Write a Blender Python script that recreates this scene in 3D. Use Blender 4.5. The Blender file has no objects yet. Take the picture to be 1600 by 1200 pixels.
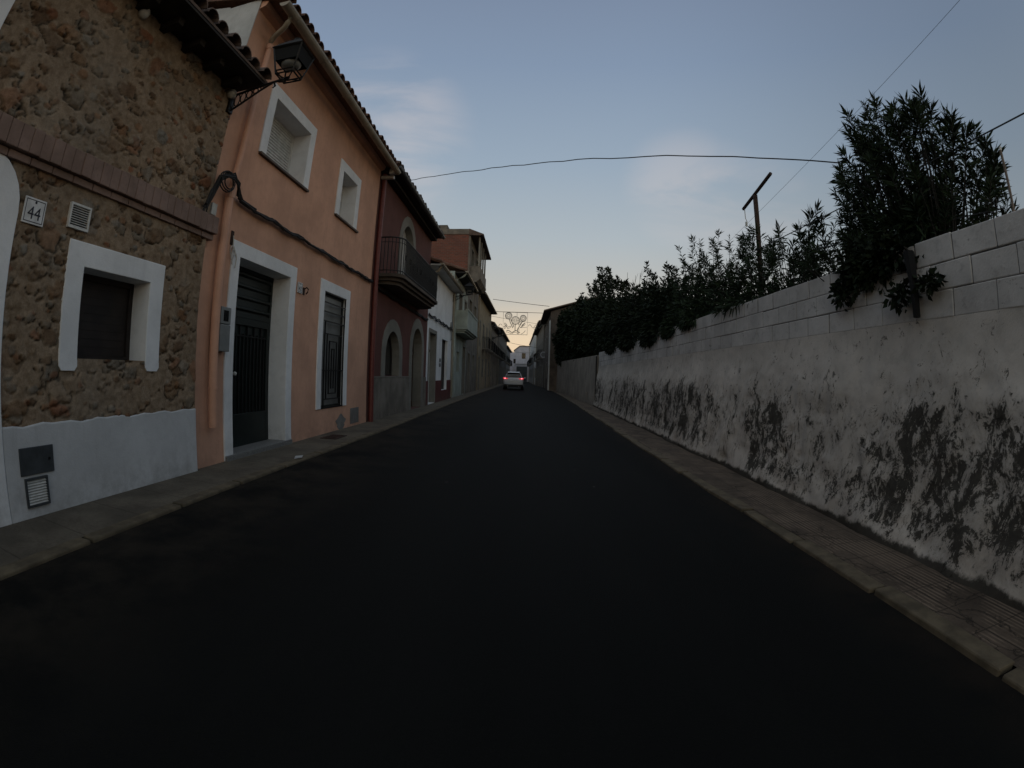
import bpy, math, random
import numpy as np
from mathutils import Vector, Matrix, Euler
from mathutils.geometry import tessellate_polygon
R = math.radians
PI = math.pi
sc = bpy.context.scene
col = sc.collection

# ------------------------------------------------------------------ camera (wide action-camera lens: equidistant fisheye)
CAM = (0.0, 0.0, 1.25)
cd = bpy.data.cameras.new('camera')
cam = bpy.data.objects.new('camera', cd); col.objects.link(cam); sc.camera = cam
rt = Vector((0.99888305, 0.03617221, 0.03040095)); fw = Vector((-0.03568535, 0.99922838, -0.01640757)); up = Vector((-0.03097099, 0.01530437, 0.99940311))
m3 = Matrix((rt, up, -fw)).transposed()
cam.matrix_world = Matrix.Translation(CAM) @ m3.to_4x4()
cd.type = 'PANO'
cd.panorama_type = 'FISHEYE_LENS_POLYNOMIAL'
cd.sensor_fit = 'HORIZONTAL'
cd.sensor_width = 36.0
cd.fisheye_fov = R(180)
cd.fisheye_polynomial_k0 = 0.0
cd.fisheye_polynomial_k1 = -(1600 / 36.0) / 755.0
cd.fisheye_polynomial_k2 = 0.0
cd.fisheye_polynomial_k3 = 0.0
cd.fisheye_polynomial_k4 = 0.0
cd.clip_start = 0.05
cd.clip_end = 3000.0

# ------------------------------------------------------------------ dusk sky
SUN_EL, SUN_AZ = 1.2, 6.0          # the sun is just setting behind the far end of the street
w = bpy.data.worlds.new('World'); sc.world = w; w.use_nodes = True
nt = w.node_tree; N = nt.nodes; L = nt.links; N.clear()
out = N.new('ShaderNodeOutputWorld'); bg = N.new('ShaderNodeBackground')
tc = N.new('ShaderNodeTexCoord'); sep = N.new('ShaderNodeSeparateXYZ'); L.new(tc.outputs['Generated'], sep.inputs[0])
def wmath(op, a, b=None, clamp=False):
    n = N.new('ShaderNodeMath'); n.operation = op; n.use_clamp = clamp
    for i, v in enumerate((a, b)):
        if v is None: continue
        if isinstance(v, (int, float)): n.inputs[i].default_value = v
        else: L.new(v, n.inputs[i])
    return n.outputs[0]
elev = wmath('ARCSINE', wmath('MINIMUM', wmath('MAXIMUM', sep.outputs['Z'], 0.0), 0.999))
ef = wmath('DIVIDE', elev, PI / 2)
ramp = N.new('ShaderNodeValToRGB'); L.new(ef, ramp.inputs[0])
def srgb(r, g, b):
    f = lambda c: (c / 255 / 12.92) if c / 255 <= 0.04045 else ((c / 255 + 0.055) / 1.055) ** 2.4
    return (f(r), f(g), f(b), 1)
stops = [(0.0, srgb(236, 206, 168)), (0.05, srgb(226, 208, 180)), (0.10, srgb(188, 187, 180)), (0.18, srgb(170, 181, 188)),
         (0.28, srgb(150, 167, 184)), (0.41, srgb(130, 148, 172)), (0.50, srgb(122, 138, 162)), (0.62, srgb(150, 160, 176)), (1.0, srgb(176, 180, 186))]  # last stops, overhead and out of view, brightened to light the facades
el = ramp.color_ramp.elements
while len(el) > 1: el.remove(el[-1])
el[0].position, el[0].color = stops[0]
for p, c in stops[1:]:
    e = el.new(p); e.color = c
# brightened and warmed behind the camera, out of view, to light the facades
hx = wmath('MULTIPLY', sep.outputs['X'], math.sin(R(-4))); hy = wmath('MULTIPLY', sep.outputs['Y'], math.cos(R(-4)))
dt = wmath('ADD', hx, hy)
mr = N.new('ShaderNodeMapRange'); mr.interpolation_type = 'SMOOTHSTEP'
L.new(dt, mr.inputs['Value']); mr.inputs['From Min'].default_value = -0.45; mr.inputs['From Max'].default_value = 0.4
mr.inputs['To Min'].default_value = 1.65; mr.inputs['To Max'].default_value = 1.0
# wisps of cloud
mp = N.new('ShaderNodeMapping'); L.new(tc.outputs['Generated'], mp.inputs[0]); mp.inputs['Scale'].default_value = (2.2, 1.6, 6.5); mp.inputs['Rotation'].default_value = (0.0, 0.5, 0.3)
nz = N.new('ShaderNodeTexNoise'); L.new(mp.outputs[0], nz.inputs['Vector']); nz.inputs['Scale'].default_value = 1.5; nz.inputs['Detail'].default_value = 6; nz.inputs['Roughness'].default_value = 0.55; nz.inputs['Distortion'].default_value = 0.6
cr = N.new('ShaderNodeMapRange'); cr.interpolation_type = 'SMOOTHSTEP'; L.new(nz.outputs['Fac'], cr.inputs['Value'])
cr.inputs['From Min'].default_value = 0.50; cr.inputs['From Max'].default_value = 0.74; cr.inputs['To Max'].default_value = 0.5
cr.inputs['From Min'].default_value = 0.36; cr.inputs['From Max'].default_value = 0.62; cr.inputs['To Max'].default_value = 1.0
acc = None
for d_, wd_, amt in (((-0.30, 0.835, 0.46), 0.020, 0.38), ((-0.33, 0.86, 0.39), 0.022, 0.3), ((0.30, 0.875, 0.38), 0.010, 0.30), ((0.36, 0.86, 0.355), 0.010, 0.26), ((0.44, 0.83, 0.34), 0.008, 0.2)):
    vd = N.new('ShaderNodeVectorMath'); vd.operation = 'DOT_PRODUCT'; L.new(tc.outputs['Generated'], vd.inputs[0]); vd.inputs[1].default_value = Vector(d_).normalized()
    mm_ = N.new('ShaderNodeMapRange'); mm_.interpolation_type = 'SMOOTHSTEP'; L.new(vd.outputs['Value'], mm_.inputs['Value']); mm_.inputs['From Min'].default_value = 1 - wd_; mm_.inputs['From Max'].default_value = 1.0; mm_.inputs['To Max'].default_value = amt
    acc = mm_.outputs[0] if acc is None else wmath('MAXIMUM', acc, mm_.outputs[0])
cf = wmath('MULTIPLY', acc, cr.outputs[0])
cm = N.new('ShaderNodeMix'); cm.data_type = 'RGBA'; L.new(cf, cm.inputs['Factor']); L.new(ramp.outputs[0], cm.inputs['A']); cm.inputs['B'].default_value = srgb(214, 203, 200)
sr = N.new('ShaderNodeMapRange'); sr.interpolation_type = 'SMOOTHSTEP'; L.new(sep.outputs['X'], sr.inputs['Value'])
sr.inputs['From Min'].default_value = 0.15; sr.inputs['From Max'].default_value = 0.95; sr.inputs['To Min'].default_value = 1.0; sr.inputs['To Max'].default_value = 0.60
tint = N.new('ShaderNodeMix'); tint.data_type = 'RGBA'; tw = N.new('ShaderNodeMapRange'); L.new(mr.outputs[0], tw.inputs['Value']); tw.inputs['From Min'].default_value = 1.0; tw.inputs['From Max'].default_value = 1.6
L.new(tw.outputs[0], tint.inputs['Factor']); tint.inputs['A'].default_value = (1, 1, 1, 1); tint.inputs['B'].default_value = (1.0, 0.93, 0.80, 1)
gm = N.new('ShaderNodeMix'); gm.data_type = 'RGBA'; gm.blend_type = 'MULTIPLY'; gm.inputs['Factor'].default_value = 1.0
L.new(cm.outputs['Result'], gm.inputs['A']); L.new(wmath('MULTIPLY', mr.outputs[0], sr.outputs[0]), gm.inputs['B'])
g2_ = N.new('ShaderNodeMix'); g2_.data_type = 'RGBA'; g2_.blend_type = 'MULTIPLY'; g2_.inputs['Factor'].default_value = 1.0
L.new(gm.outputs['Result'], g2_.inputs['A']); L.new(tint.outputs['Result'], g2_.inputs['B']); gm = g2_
sky = N.new('ShaderNodeTexSky'); sky.sky_type = 'NISHITA'; sky.sun_disc = False; sky.sun_elevation = R(SUN_EL); sky.sun_rotation = R(SUN_AZ)
ss = N.new('ShaderNodeMix'); ss.data_type = 'RGBA'; ss.blend_type = 'ADD'; ss.inputs['Factor'].default_value = 0.004
L.new(gm.outputs['Result'], ss.inputs['A']); L.new(sky.outputs[0], ss.inputs['B'])
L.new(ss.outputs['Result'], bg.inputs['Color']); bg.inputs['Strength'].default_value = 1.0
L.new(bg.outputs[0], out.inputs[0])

sl = bpy.data.lights.new('sun', 'SUN'); sl.energy = 0.05; sl.angle = R(12); sl.color = (1.0, 0.72, 0.5)
so = bpy.data.objects.new('sun', sl); col.objects.link(so)
sd = Vector((math.sin(R(SUN_AZ)) * math.cos(R(4)), math.cos(R(SUN_AZ)) * math.cos(R(4)), math.sin(R(4))))
so.rotation_euler = sd.to_track_quat('Z', 'Y').to_euler()

sc.view_settings.view_transform = 'Standard'; sc.view_settings.look = 'None'; sc.view_settings.exposure = 0.0; sc.view_settings.gamma = 1.0
sc.view_settings.use_curve_mapping = False
sc.cycles.max_bounces = 6; sc.cycles.diffuse_bounces = 3; sc.cycles.use_denoising = True

# ------------------------------------------------------------------ material helpers
class Mat:
    def __init__(s, name):
        s.m = bpy.data.materials.new(name); s.m.use_nodes = True
        s.t = s.m.node_tree; s.n = s.t.nodes; s.l = s.t.links
        s.b = s.n['Principled BSDF']; s.tc = s.n.new('ShaderNodeTexCoord'); s.vec = s.tc.outputs['Object']
    def set(s, **k):
        for a, v in k.items(): s.b.inputs[a.replace('_', ' ')].default_value = v
        return s
    def link(s, a, b): s.l.new(a, b)
    def inp(s, sock, v):
        if hasattr(v, 'is_output') or isinstance(v, bpy.types.NodeSocket): s.l.new(v, sock)
        else: sock.default_value = v
    def map(s, scale=(1, 1, 1), loc=(0, 0, 0), rot=(0, 0, 0), vec=None):
        n = s.n.new('ShaderNodeMapping'); s.l.new(vec or s.vec, n.inputs[0]); n.inputs['Scale'].default_value = scale; n.inputs['Location'].default_value = loc; n.inputs['Rotation'].default_value = rot
        return n.outputs[0]
    def noise(s, scale, detail=4, rough=0.5, vec=None, dist=0.0):
        n = s.n.new('ShaderNodeTexNoise'); s.l.new(vec or s.vec, n.inputs['Vector'])
        n.inputs['Scale'].default_value = scale; n.inputs['Detail'].default_value = detail; n.inputs['Roughness'].default_value = rough; n.inputs['Distortion'].default_value = dist
        return n.outputs['Fac']
    def voro(s, scale, feature='F1', vec=None, outp='Distance'):
        n = s.n.new('ShaderNodeTexVoronoi'); n.feature = feature; s.l.new(vec or s.vec, n.inputs['Vector']); n.inputs['Scale'].default_value = scale
        return n.outputs[outp]
    def rng(s, v, a, b, c=0.0, d=1.0, smooth=True):
        n = s.n.new('ShaderNodeMapRange'); n.interpolation_type = 'SMOOTHSTEP' if smooth else 'LINEAR'
        s.l.new(v, n.inputs['Value']); n.inputs['From Min'].default_value = a; n.inputs['From Max'].default_value = b; n.inputs['To Min'].default_value = c; n.inputs['To Max'].default_value = d
        return n.outputs[0]
    def math(s, op, a, b=0.0, clamp=False):
        n = s.n.new('ShaderNodeMath'); n.operation = op; n.use_clamp = clamp; s.inp(n.inputs[0], a); s.inp(n.inputs[1], b)
        return n.outputs[0]
    def mix(s, f, a, b, blend='MIX'):
        n = s.n.new('ShaderNodeMix'); n.data_type = 'RGBA'; n.blend_type = blend; s.inp(n.inputs['Factor'], f); s.inp(n.inputs['A'], a); s.inp(n.inputs['B'], b)
        return n.outputs['Result']
    def xyz(s, vec=None):
        n = s.n.new('ShaderNodeSeparateXYZ'); s.l.new(vec or s.vec, n.inputs[0]); return n.outputs
    def bump(s, h, dist=0.01, strength=1.0):
        n = s.n.new('ShaderNodeBump'); s.l.new(h, n.inputs['Height']); n.inputs['Distance'].default_value = dist; n.inputs['Strength'].default_value = strength
        if s.b.inputs['Normal'].is_linked: s.l.new(s.b.inputs['Normal'].links[0].from_socket, n.inputs['Normal'])
        s.l.new(n.outputs[0], s.b.inputs['Normal']); return s
    def color(s, c): s.inp(s.b.inputs['Base Color'], c); return s
def C4(c, k=1.0): return (c[0] * k, c[1] * k, c[2] * k, 1)

def plaster(name, c, var=0.22, dirt=0.45, rough=0.9, fine=60, grime=(0.10, 0.085, 0.07), streak=0.3, low=1.0):
    m = Mat(name); m.set(Roughness=rough); m.b.inputs['Specular IOR Level'].default_value = 0.25
    n1 = m.noise(1.3, 5, 0.6); n2 = m.noise(9, 4, 0.6)
    base = m.mix(m.rng(n1, 0.3, 0.7), C4(c, 1 - var), C4(c, 1 + var * 0.4))
    base = m.mix(m.math('MULTIPLY', m.rng(n2, 0.45, 0.75), 0.35), base, C4(c, 0.75))
    st = m.noise(4, 5, 0.65, m.map((1, 1.6, 0.16)))
    base = m.mix(m.math('MULTIPLY', m.rng(st, 0.52, 0.8), streak), base, C4(grime))
    z = m.xyz()[2]
    lowm = m.math('MULTIPLY', m.rng(z, 0.1, 0.55 * low, 1.0, 0.0), m.rng(m.noise(5, 5, 0.7), 0.35, 0.65))
    base = m.mix(m.math('MULTIPLY', lowm, dirt), base, C4(grime))
    m.color(base); m.bump(m.noise(fine, 3, 0.6), 0.004, 0.5); m.bump(n2, 0.012, 0.4)
    return m.m
def simple(name, c, rough=0.6, metal=0.0, var=0.15, scale=12, bump=0.0, spec=0.4):
    m = Mat(name); m.set(Roughness=rough, Metallic=metal); m.b.inputs['Specular IOR Level'].default_value = spec
    n = m.noise(scale, 4, 0.6); m.color(m.mix(m.rng(n, 0.3, 0.7), C4(c, 1 - var), C4(c, 1 + var)))
    if bump: m.bump(n, bump, 0.6)
    return m.m

M = {}
M['orange'] = plaster('orange_plaster', (0.60, 0.345, 0.24), var=0.16, streak=0.32, dirt=0.4, grime=(0.27, 0.16, 0.12))
M['plinth_white'] = plaster('greyed_white_paint', (0.54, 0.55, 0.56), var=0.12, streak=0.2, dirt=0.3)
M['white'] = plaster('white_paint', (0.74, 0.75, 0.76), var=0.12, streak=0.12, dirt=0.3)
M['offwhite'] = plaster('offwhite_render', (0.44, 0.45, 0.45), var=0.2, streak=0.3)
M['maroon'] = plaster('maroon_plaster', (0.122, 0.052, 0.044), var=0.2, streak=0.3)
M['maroontile'] = plaster('maroon_plinth', (0.11, 0.03, 0.028), var=0.2)
M['green'] = plaster('greenish_render', (0.36, 0.40, 0.36), var=0.25, streak=0.5)
M['yellow'] = plaster('ochre_render', (0.34, 0.28, 0.19), var=0.25, streak=0.4)
M['cement'] = plaster('bare_cement', (0.19, 0.17, 0.145), var=0.4, streak=0.6, dirt=0.7)
M['brown_render'] = plaster('brownish_render', (0.27, 0.24, 0.205), var=0.3, streak=0.5, dirt=0.6)
M['dark_cement'] = plaster('dark_cement', (0.09, 0.072, 0.06), var=0.4, streak=0.5)
M['beige'] = plaster('beige_render', (0.30, 0.25, 0.2), var=0.25, streak=0.5)
M['grey'] = plaster('grey_render', (0.20, 0.195, 0.185), var=0.3, streak=0.5)
M['lilac'] = plaster('pale_lilac_wall', (0.52, 0.50, 0.54), var=0.12, streak=0.1)
M['surround'] = plaster('pale_stone_surround', (0.215, 0.205, 0.18), var=0.2, streak=0.2)
M['black_metal'] = simple('black_metal', (0.012, 0.012, 0.013), 0.45, 0.3)
M['green_metal'] = simple('dark_green_metal', (0.010, 0.016, 0.015), 0.4, 0.2)
M['dark_glass'] = simple('dark_glass', (0.012, 0.013, 0.014), 0.12, 0, 0.2, 2, spec=0.6)
M['grey_glass'] = simple('frosted_glass', (0.19, 0.195, 0.19), 0.35, 0, 0.35, 1.2)
M['slat'] = simple('pale_shutter', (0.55, 0.55, 0.53), 0.6)
M['dark_wood'] = simple('dark_wood', (0.018, 0.012, 0.010), 0.6, 0, 0.4, 6)
M['brown_wood'] = simple('brown_wood', (0.055, 0.034, 0.02), 0.6, 0, 0.4, 5)
M['cream'] = simple('cream_gutter', (0.27, 0.235, 0.18), 0.5, 0, 0.15, 3)
M['orange_pipe'] = simple('orange_painted_pipe', (0.55, 0.305, 0.21), 0.6, 0, 0.1, 3)
M['maroon_pipe'] = simple('maroon_painted_pipe', (0.13, 0.03, 0.025), 0.5)
M['cable'] = simple('black_cable', (0.012, 0.011, 0.011), 0.7)
M['greybox'] = simple('grey_plastic', (0.17, 0.18, 0.18), 0.5, 0, 0.1)
M['darkgrey'] = simple('dark_grey_metal', (0.055, 0.062, 0.068), 0.5, 0.2, 0.25, 8)
M['granite'] = simple('granite', (0.16, 0.16, 0.155), 0.55, 0, 0.6, 120)
M['rust'] = simple('rusty_iron', (0.04, 0.022, 0.016), 0.8, 0.2, 0.4, 20)
M['stake'] = simple('weathered_stake', (0.16, 0.125, 0.10), 0.8)
M['bark'] = simple('bark', (0.014, 0.012, 0.009), 0.9, 0, 0.4, 15)
M['wire'] = simple('steel_wire', (0.03, 0.03, 0.032), 0.6)
M['rope'] = simple('unlit_light_rope', (0.24, 0.235, 0.21), 0.6)
M['eavewood'] = simple('weathered_eave_wood', (0.02, 0.016, 0.013), 0.85, 0, 0.4, 6)
M['pale'] = simple('pale_ceramic', (0.45, 0.45, 0.42), 0.5)
M['ink'] = simple('dark_ink', (0.02, 0.02, 0.03), 0.5)
M['dead_black'] = simple('matt_black', (0.004, 0.004, 0.004), 0.9, 0, .2)  # near-black for the lantern hood and the shaded hollow by the creeper
M['hole'] = simple('dark_void', (0.03, 0.028, 0.025), 0.9)

def mat_tile(name, c):
    m = Mat(name); m.set(Roughness=0.85); m.b.inputs['Specular IOR Level'].default_value = 0.2
    a = m.noise(3.1, 4, 0.7); b = m.noise(25, 4, 0.7)
    x = m.mix(m.rng(a, 0.35, 0.65), C4(c, 0.7), C4(c, 1.25)); x = m.mix(m.rng(b, 0.5, 0.75), x, (0.05, 0.05, 0.04, 1))
    m.color(x); m.bump(b, 0.004, 0.6); return m.m
M['tile'] = mat_tile('terracotta_tile', (0.15, 0.085, 0.06))
M['tile_grey'] = mat_tile('weathered_tile', (0.12, 0.085, 0.07))
def mat_course():
    m = Mat('brick_course'); m.set(Roughness=0.85)
    a = m.noise(2.5, 3, 0.6); b = m.noise(40, 4, 0.7)
    x = m.mix(m.rng(a, 0.35, 0.65), (0.175, 0.115, 0.09, 1), (0.245, 0.165, 0.135, 1)); x = m.mix(m.math('MULTIPLY', m.rng(b, 0.5, 0.75), 0.5), x, (0.10, 0.07, 0.058, 1))
    m.color(x); m.bump(b, 0.004, 0.6); return m.m
M['course'] = mat_course()
def mat_brick():
    m = Mat('red_brick'); m.set(Roughness=0.9)
    comb = m.n.new('ShaderNodeCombineXYZ'); X = m.xyz(); m.link(m.math('ADD', X[0], X[1]), comb.inputs[0]); m.link(X[2], comb.inputs[1])
    bt = m.n.new('ShaderNodeTexBrick'); m.link(comb.outputs[0], bt.inputs['Vector']); bt.inputs['Scale'].default_value = 1.0
    bt.inputs['Brick Width'].default_value = 0.28; bt.inputs['Row Height'].default_value = 0.105; bt.inputs['Mortar Size'].default_value = 0.012
    bt.inputs['Color1'].default_value = (0.20, 0.064, 0.04, 1); bt.inputs['Color2'].default_value = (0.12, 0.044, 0.031, 1); bt.inputs['Mortar'].default_value = (0.14, 0.10, 0.08, 1)
    m.color(m.mix(m.math('MULTIPLY', m.rng(m.noise(1.2, 4), 0.45, 0.7), 0.4), bt.outputs['Color'], (0.12, 0.05, 0.04, 1)))
    m.bump(bt.outputs['Fac'], -0.01, 0.6); return m.m
M['brick'] = mat_brick()
def mat_stone():
    m = Mat('rubble_stone'); m.set(Roughness=0.95); m.b.inputs['Specular IOR Level'].default_value = 0.15
    at = m.n.new('ShaderNodeAttribute'); at.attribute_name = 'stonecol'
    a = m.noise(14, 6, 0.7); b = m.noise(70, 4, 0.7); g = m.noise(0.7, 3, 0.5)
    x = m.mix(m.rng(a, 0.3, 0.75), at.outputs['Color'], m.mix(1.0, at.outputs['Color'], (0.55, 0.5, 0.45, 1), 'MULTIPLY'))
    x = m.mix(m.math('MULTIPLY', m.rng(b, 0.45, 0.7), 0.4), x, m.mix(1.0, at.outputs['Color'], (0.35, 0.3, 0.25, 1), 'MULTIPLY'))
    x = m.mix(m.math('MULTIPLY', m.rng(g, 0.5, 0.75), 0.35), x, (0.22, 0.205, 0.175, 1))
    m.color(x); m.bump(a, 0.010, 0.5); m.bump(b, 0.008, 0.7); return m.m
M['stone'] = mat_stone()
def mat_mould(name, base=(0.53, 0.485, 0.43)):
    m = Mat(name); m.set(Roughness=0.95); m.b.inputs['Specular IOR Level'].default_value = 0.06
    X = m.xyz()
    n0 = m.noise(0.9, 4, 0.6); n1 = m.noise(7, 5, 0.65)
    c = m.mix(m.rng(n0, 0.3, 0.7), C4(base, 0.82), C4(base, 1.1)); c = m.mix(m.math('MULTIPLY', m.rng(n1, 0.45, 0.7), 0.4), c, C4(base, 0.6))
    # warm ochre bleed low down
    c = m.mix(m.math('MULTIPLY', m.math('MULTIPLY', m.rng(X[2], 0.1, 0.9, 1, 0), m.rng(m.noise(2.2, 4), 0.4, 0.7)), 0.45), c, (0.17, 0.125, 0.095, 1))
    # mould: ragged leaning streaks, thickest at mid height, in patches along the wall
    zband = m.math('MULTIPLY', m.rng(X[2], 0.10, 0.34, 0.62, 1.0), m.rng(X[2], 0.85, 1.85, 1.0, 0.15))
    patch = m.rng(m.noise(0.55, 4, 0.6, m.map((1, 1, 0.5), (0, 3.1, 0))), 0.34, 0.60, 0.60, 1.0)
    st = m.noise(3.0, 13, 0.80, m.map((1, 1.15, 0.80), rot=(R(-24), 0, 0)), 0.5)
    fine = m.noise(12, 10, 0.82, m.map((1, 1.1, 0.85), rot=(R(-24), 0, 0)), 1.0)
    v = m.math('ADD', m.math('MULTIPLY', st, 0.6), m.math('MULTIPLY', fine, 0.4))
    th = m.math('SUBTRACT', 0.665, m.math('MULTIPLY', m.math('MULTIPLY', zband, patch), 0.181))
    dd = m.rng(m.math('SUBTRACT', v, th), -0.006, 0.013)
    c = m.mix(m.math('MULTIPLY', dd, 0.95), c, m.mix(m.rng(m.noise(20, 3), 0.4, 0.6), (0.006, 0.006, 0.005, 1), (0.024, 0.023, 0.018, 1)))
    # dark of the cavity along the wall foot, painted into the colour
    ft = m.math('MULTIPLY', m.rng(m.math('ADD', X[2], m.math('MULTIPLY', m.noise(3.5, 6, 0.7), -0.22)), 0.02, 0.07, 1.0, 0.0), 1.0)
    c = m.mix(m.math('MULTIPLY', ft, 0.92), c, (0.02, 0.018, 0.014, 1))
    # grey bloom round the mould and a second scatter of flecks higher up
    gb = m.math('MULTIPLY', m.rng(m.math('SUBTRACT', v, th), -0.075, 0.0), zband); c = m.mix(m.math('MULTIPLY', gb, 0.30), c, (0.12, 0.11, 0.095, 1))
    fl = m.rng(m.noise(6.5, 12, 0.82, m.map((1, 1, 0.9), (0, 7, 2)), 0.8), 0.583, 0.605); c = m.mix(m.math('MULTIPLY', fl, 0.8), c, (0.03, 0.028, 0.024, 1))
    # small pits and cracks
    pit = m.rng(m.noise(23, 5, 0.7, m.map((1, 1, 0.6))), 0.66, 0.72)
    c = m.mix(m.math('MULTIPLY', pit, 0.8), c, (0.03, 0.028, 0.025, 1))
    m.color(c); m.bump(m.noise(45, 4, 0.7), 0.005, 0.6); m.bump(v, 0.02, 0.5); m.bump(pit, -0.01, 0.6)
    return m.m
M['mould'] = mat_mould('mouldy_whitewash')
def mat_block():
    m = Mat('whitewashed_block'); m.set(Roughness=0.92); m.b.inputs['Specular IOR Level'].default_value = 0.2
    n0 = m.noise(1.3, 4, 0.6); n1 = m.noise(11, 6, 0.7)
    b = (0.50, 0.475, 0.445)
    c = m.mix(m.rng(n0, 0.3, 0.7), C4(b, 0.75), C4(b, 1.1)); c = m.mix(m.math('MULTIPLY', m.rng(n1, 0.5, 0.72), 0.45), c, C4(b, 0.45))
    p = m.rng(m.noise(4.5, 6, 0.75, m.map((1, 1, 1.8))), 0.62, 0.68); c = m.mix(m.math('MULTIPLY', p, 0.6), c, (0.04, 0.036, 0.03, 1))
    m.color(c); m.bump(n1, 0.01, 0.6); m.bump(m.noise(60, 3), 0.003, 0.6); return m.m
M['block'] = mat_block()
M['mortar'] = simple('dark_mortar', (0.07, 0.065, 0.06), 0.95, 0, 0.4, 9)
def mat_asphalt():
    m = Mat('asphalt'); m.set(Roughness=0.8); m.b.inputs['Specular IOR Level'].default_value = 0.08
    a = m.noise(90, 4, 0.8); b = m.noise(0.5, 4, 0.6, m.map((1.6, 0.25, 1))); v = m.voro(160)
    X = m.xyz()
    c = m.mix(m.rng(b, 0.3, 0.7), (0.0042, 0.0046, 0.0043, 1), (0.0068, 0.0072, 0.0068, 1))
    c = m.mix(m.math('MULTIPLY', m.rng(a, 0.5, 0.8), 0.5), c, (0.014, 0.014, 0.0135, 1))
    e = m.math('MULTIPLY', m.rng(X[0], -1.2, -2.9), m.rng(m.noise(1.4, 5, 0.7), 0.35, 0.65))
    c = m.mix(m.math('MULTIPLY', e, 0.8), c, (0.030, 0.025, 0.019, 1))
    e2 = m.math('MULTIPLY', m.rng(X[0], 1.6, 2.05), m.rng(m.noise(2.4, 5, 0.7), 0.3, 0.6))
    c = m.mix(m.math('MULTIPLY', e2, 0.7), c, (0.018, 0.014, 0.011, 1))
    sp = m.rng(m.voro(1.7), 0.035, 0.02); c = m.mix(m.math('MULTIPLY', sp, 0.6), c, (0.15, 0.14, 0.12, 1))
    m.color(c); m.bump(v, 0.004, 0.6); m.bump(a, 0.004, 0.6); return m.m
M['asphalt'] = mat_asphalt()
def mat_pave(name, base, stripes=False):
    m = Mat(name); m.set(Roughness=0.85); m.b.inputs['Specular IOR Level'].default_value = 0.3
    X = m.xyz()
    a = m.noise(2.1, 6, 0.65); b = m.noise(30, 5, 0.75)
    c = m.mix(m.rng(a, 0.3, 0.7), C4(base, 0.6), C4(base, 1.15)); c = m.mix(m.math('MULTIPLY', m.rng(b, 0.45, 0.7), 0.5), c, C4(base, 0.45))
    if stripes:
        wv = m.n.new('ShaderNodeTexWave'); wv.wave_type = 'BANDS'; wv.bands_direction = 'X'; wv.inputs['Scale'].default_value = 8.0; wv.inputs['Distortion'].default_value = 1.6; wv.inputs['Detail'].default_value = 3; wv.inputs['Detail Scale'].default_value = 2.0
        m.link(m.map((1, 0.12, 1)), wv.inputs['Vector'])
        s_ = m.math('MULTIPLY', m.rng(wv.outputs['Fac'], 0.45, 0.85), m.rng(m.noise(3.2, 4, 0.6, m.map((1, 0.7, 1), (4, 2, 0))), 0.42, 0.58))
        c = m.mix(m.math('MULTIPLY', s_, 0.7), c, C4(base, 2.2))
    dv = m.n.new('ShaderNodeVectorMath'); dv.operation = 'ADD'
    nn = m.n.new('ShaderNodeTexNoise'); m.link(m.vec, nn.inputs['Vector']); nn.inputs['Scale'].default_value = 2.5; nn.inputs['Detail'].default_value = 5; nn.inputs['Roughness'].default_value = 0.65
    sc_ = m.n.new('ShaderNodeVectorMath'); sc_.operation = 'SCALE'; m.link(nn.outputs['Color'], sc_.inputs[0]); sc_.inputs['Scale'].default_value = 0.55
    m.link(m.vec, dv.inputs[0]); m.link(sc_.outputs[0], dv.inputs[1])
    cr2 = m.voro(3.6, 'DISTANCE_TO_EDGE', m.map((1, 0.8, 0.01), vec=dv.outputs[0]))
    cr1 = m.voro(1.5, 'DISTANCE_TO_EDGE', m.map((1, 0.75, 0.01), vec=dv.outputs[0]))
    ck = m.math('MULTIPLY', m.rng(cr1, 0.0, 0.013, 1, 0), m.rng(m.noise(0.9, 3), 0.36, 0.47))
    ck2 = m.math('MULTIPLY', m.rng(cr2, 0.0, 0.02, 1, 0), m.rng(m.noise(1.1, 3, 0.5, m.map((1, 1, 1), (5, 3, 0))), 0.46, 0.56)); c = m.mix(m.math('MULTIPLY', ck2, 0.7 if stripes else 0.15), c, (0.015, 0.012, 0.010, 1))
    c = m.mix(m.math('MULTIPLY', ck, 0.6 if stripes else 0.2), c, (0.012, 0.010, 0.008, 1))
    # slab joints
    fy = m.math('FRACT', m.math('ADD', m.math('DIVIDE', X[1], 0.31 if stripes else 0.62), m.math('MULTIPLY', m.noise(1.5, 2), 0.05)))
    j = m.rng(m.math('ABSOLUTE', m.math('SUBTRACT', fy, 0.5)), 0.016, 0.005)
    if stripes:
        fx = m.math('FRACT', m.math('ADD', m.math('DIVIDE', X[0], 0.31), m.math('MULTIPLY', m.noise(1.1, 2), 0.05))); j = m.math('MAXIMUM', j, m.rng(m.math('ABSOLUTE', m.math('SUBTRACT', fx, 0.5)), 0.022, 0.008))
    c = m.mix(m.math('MULTIPLY', j, 0.75 if stripes else 0.4), c, (0.02, 0.016, 0.012, 1))
    m.color(c); m.bump(b, 0.006, 0.7); m.bump(ck, -0.02, 0.6 if stripes else 0.1); m.bump(j, -0.01, 0.6); m.bump(a, 0.02, 0.5); return m.m
M['pave_l'] = mat_pave('concrete_pavement', (0.115, 0.098, 0.074))
M['pave_r'] = mat_pave('ribbed_paving', (0.092, 0.069, 0.050), True)
M['kerb'] = simple('kerb_stone', (0.092, 0.073, 0.046), 0.85, 0, 0.35, 7, 0.01)
M['ground'] = simple('dry_soil', (0.07, 0.055, 0.04), 0.95, 0, 0.4, 0.8, 0.02)
def mat_leaf(name, a, b):
    m = Mat(name); m.set(Roughness=0.65); m.b.inputs['Specular IOR Level'].default_value = 0.12
    m.color(m.mix(m.rng(m.noise(3.5, 3, 0.7), 0.35, 0.65), C4(a), C4(b))); return m.m
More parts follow.
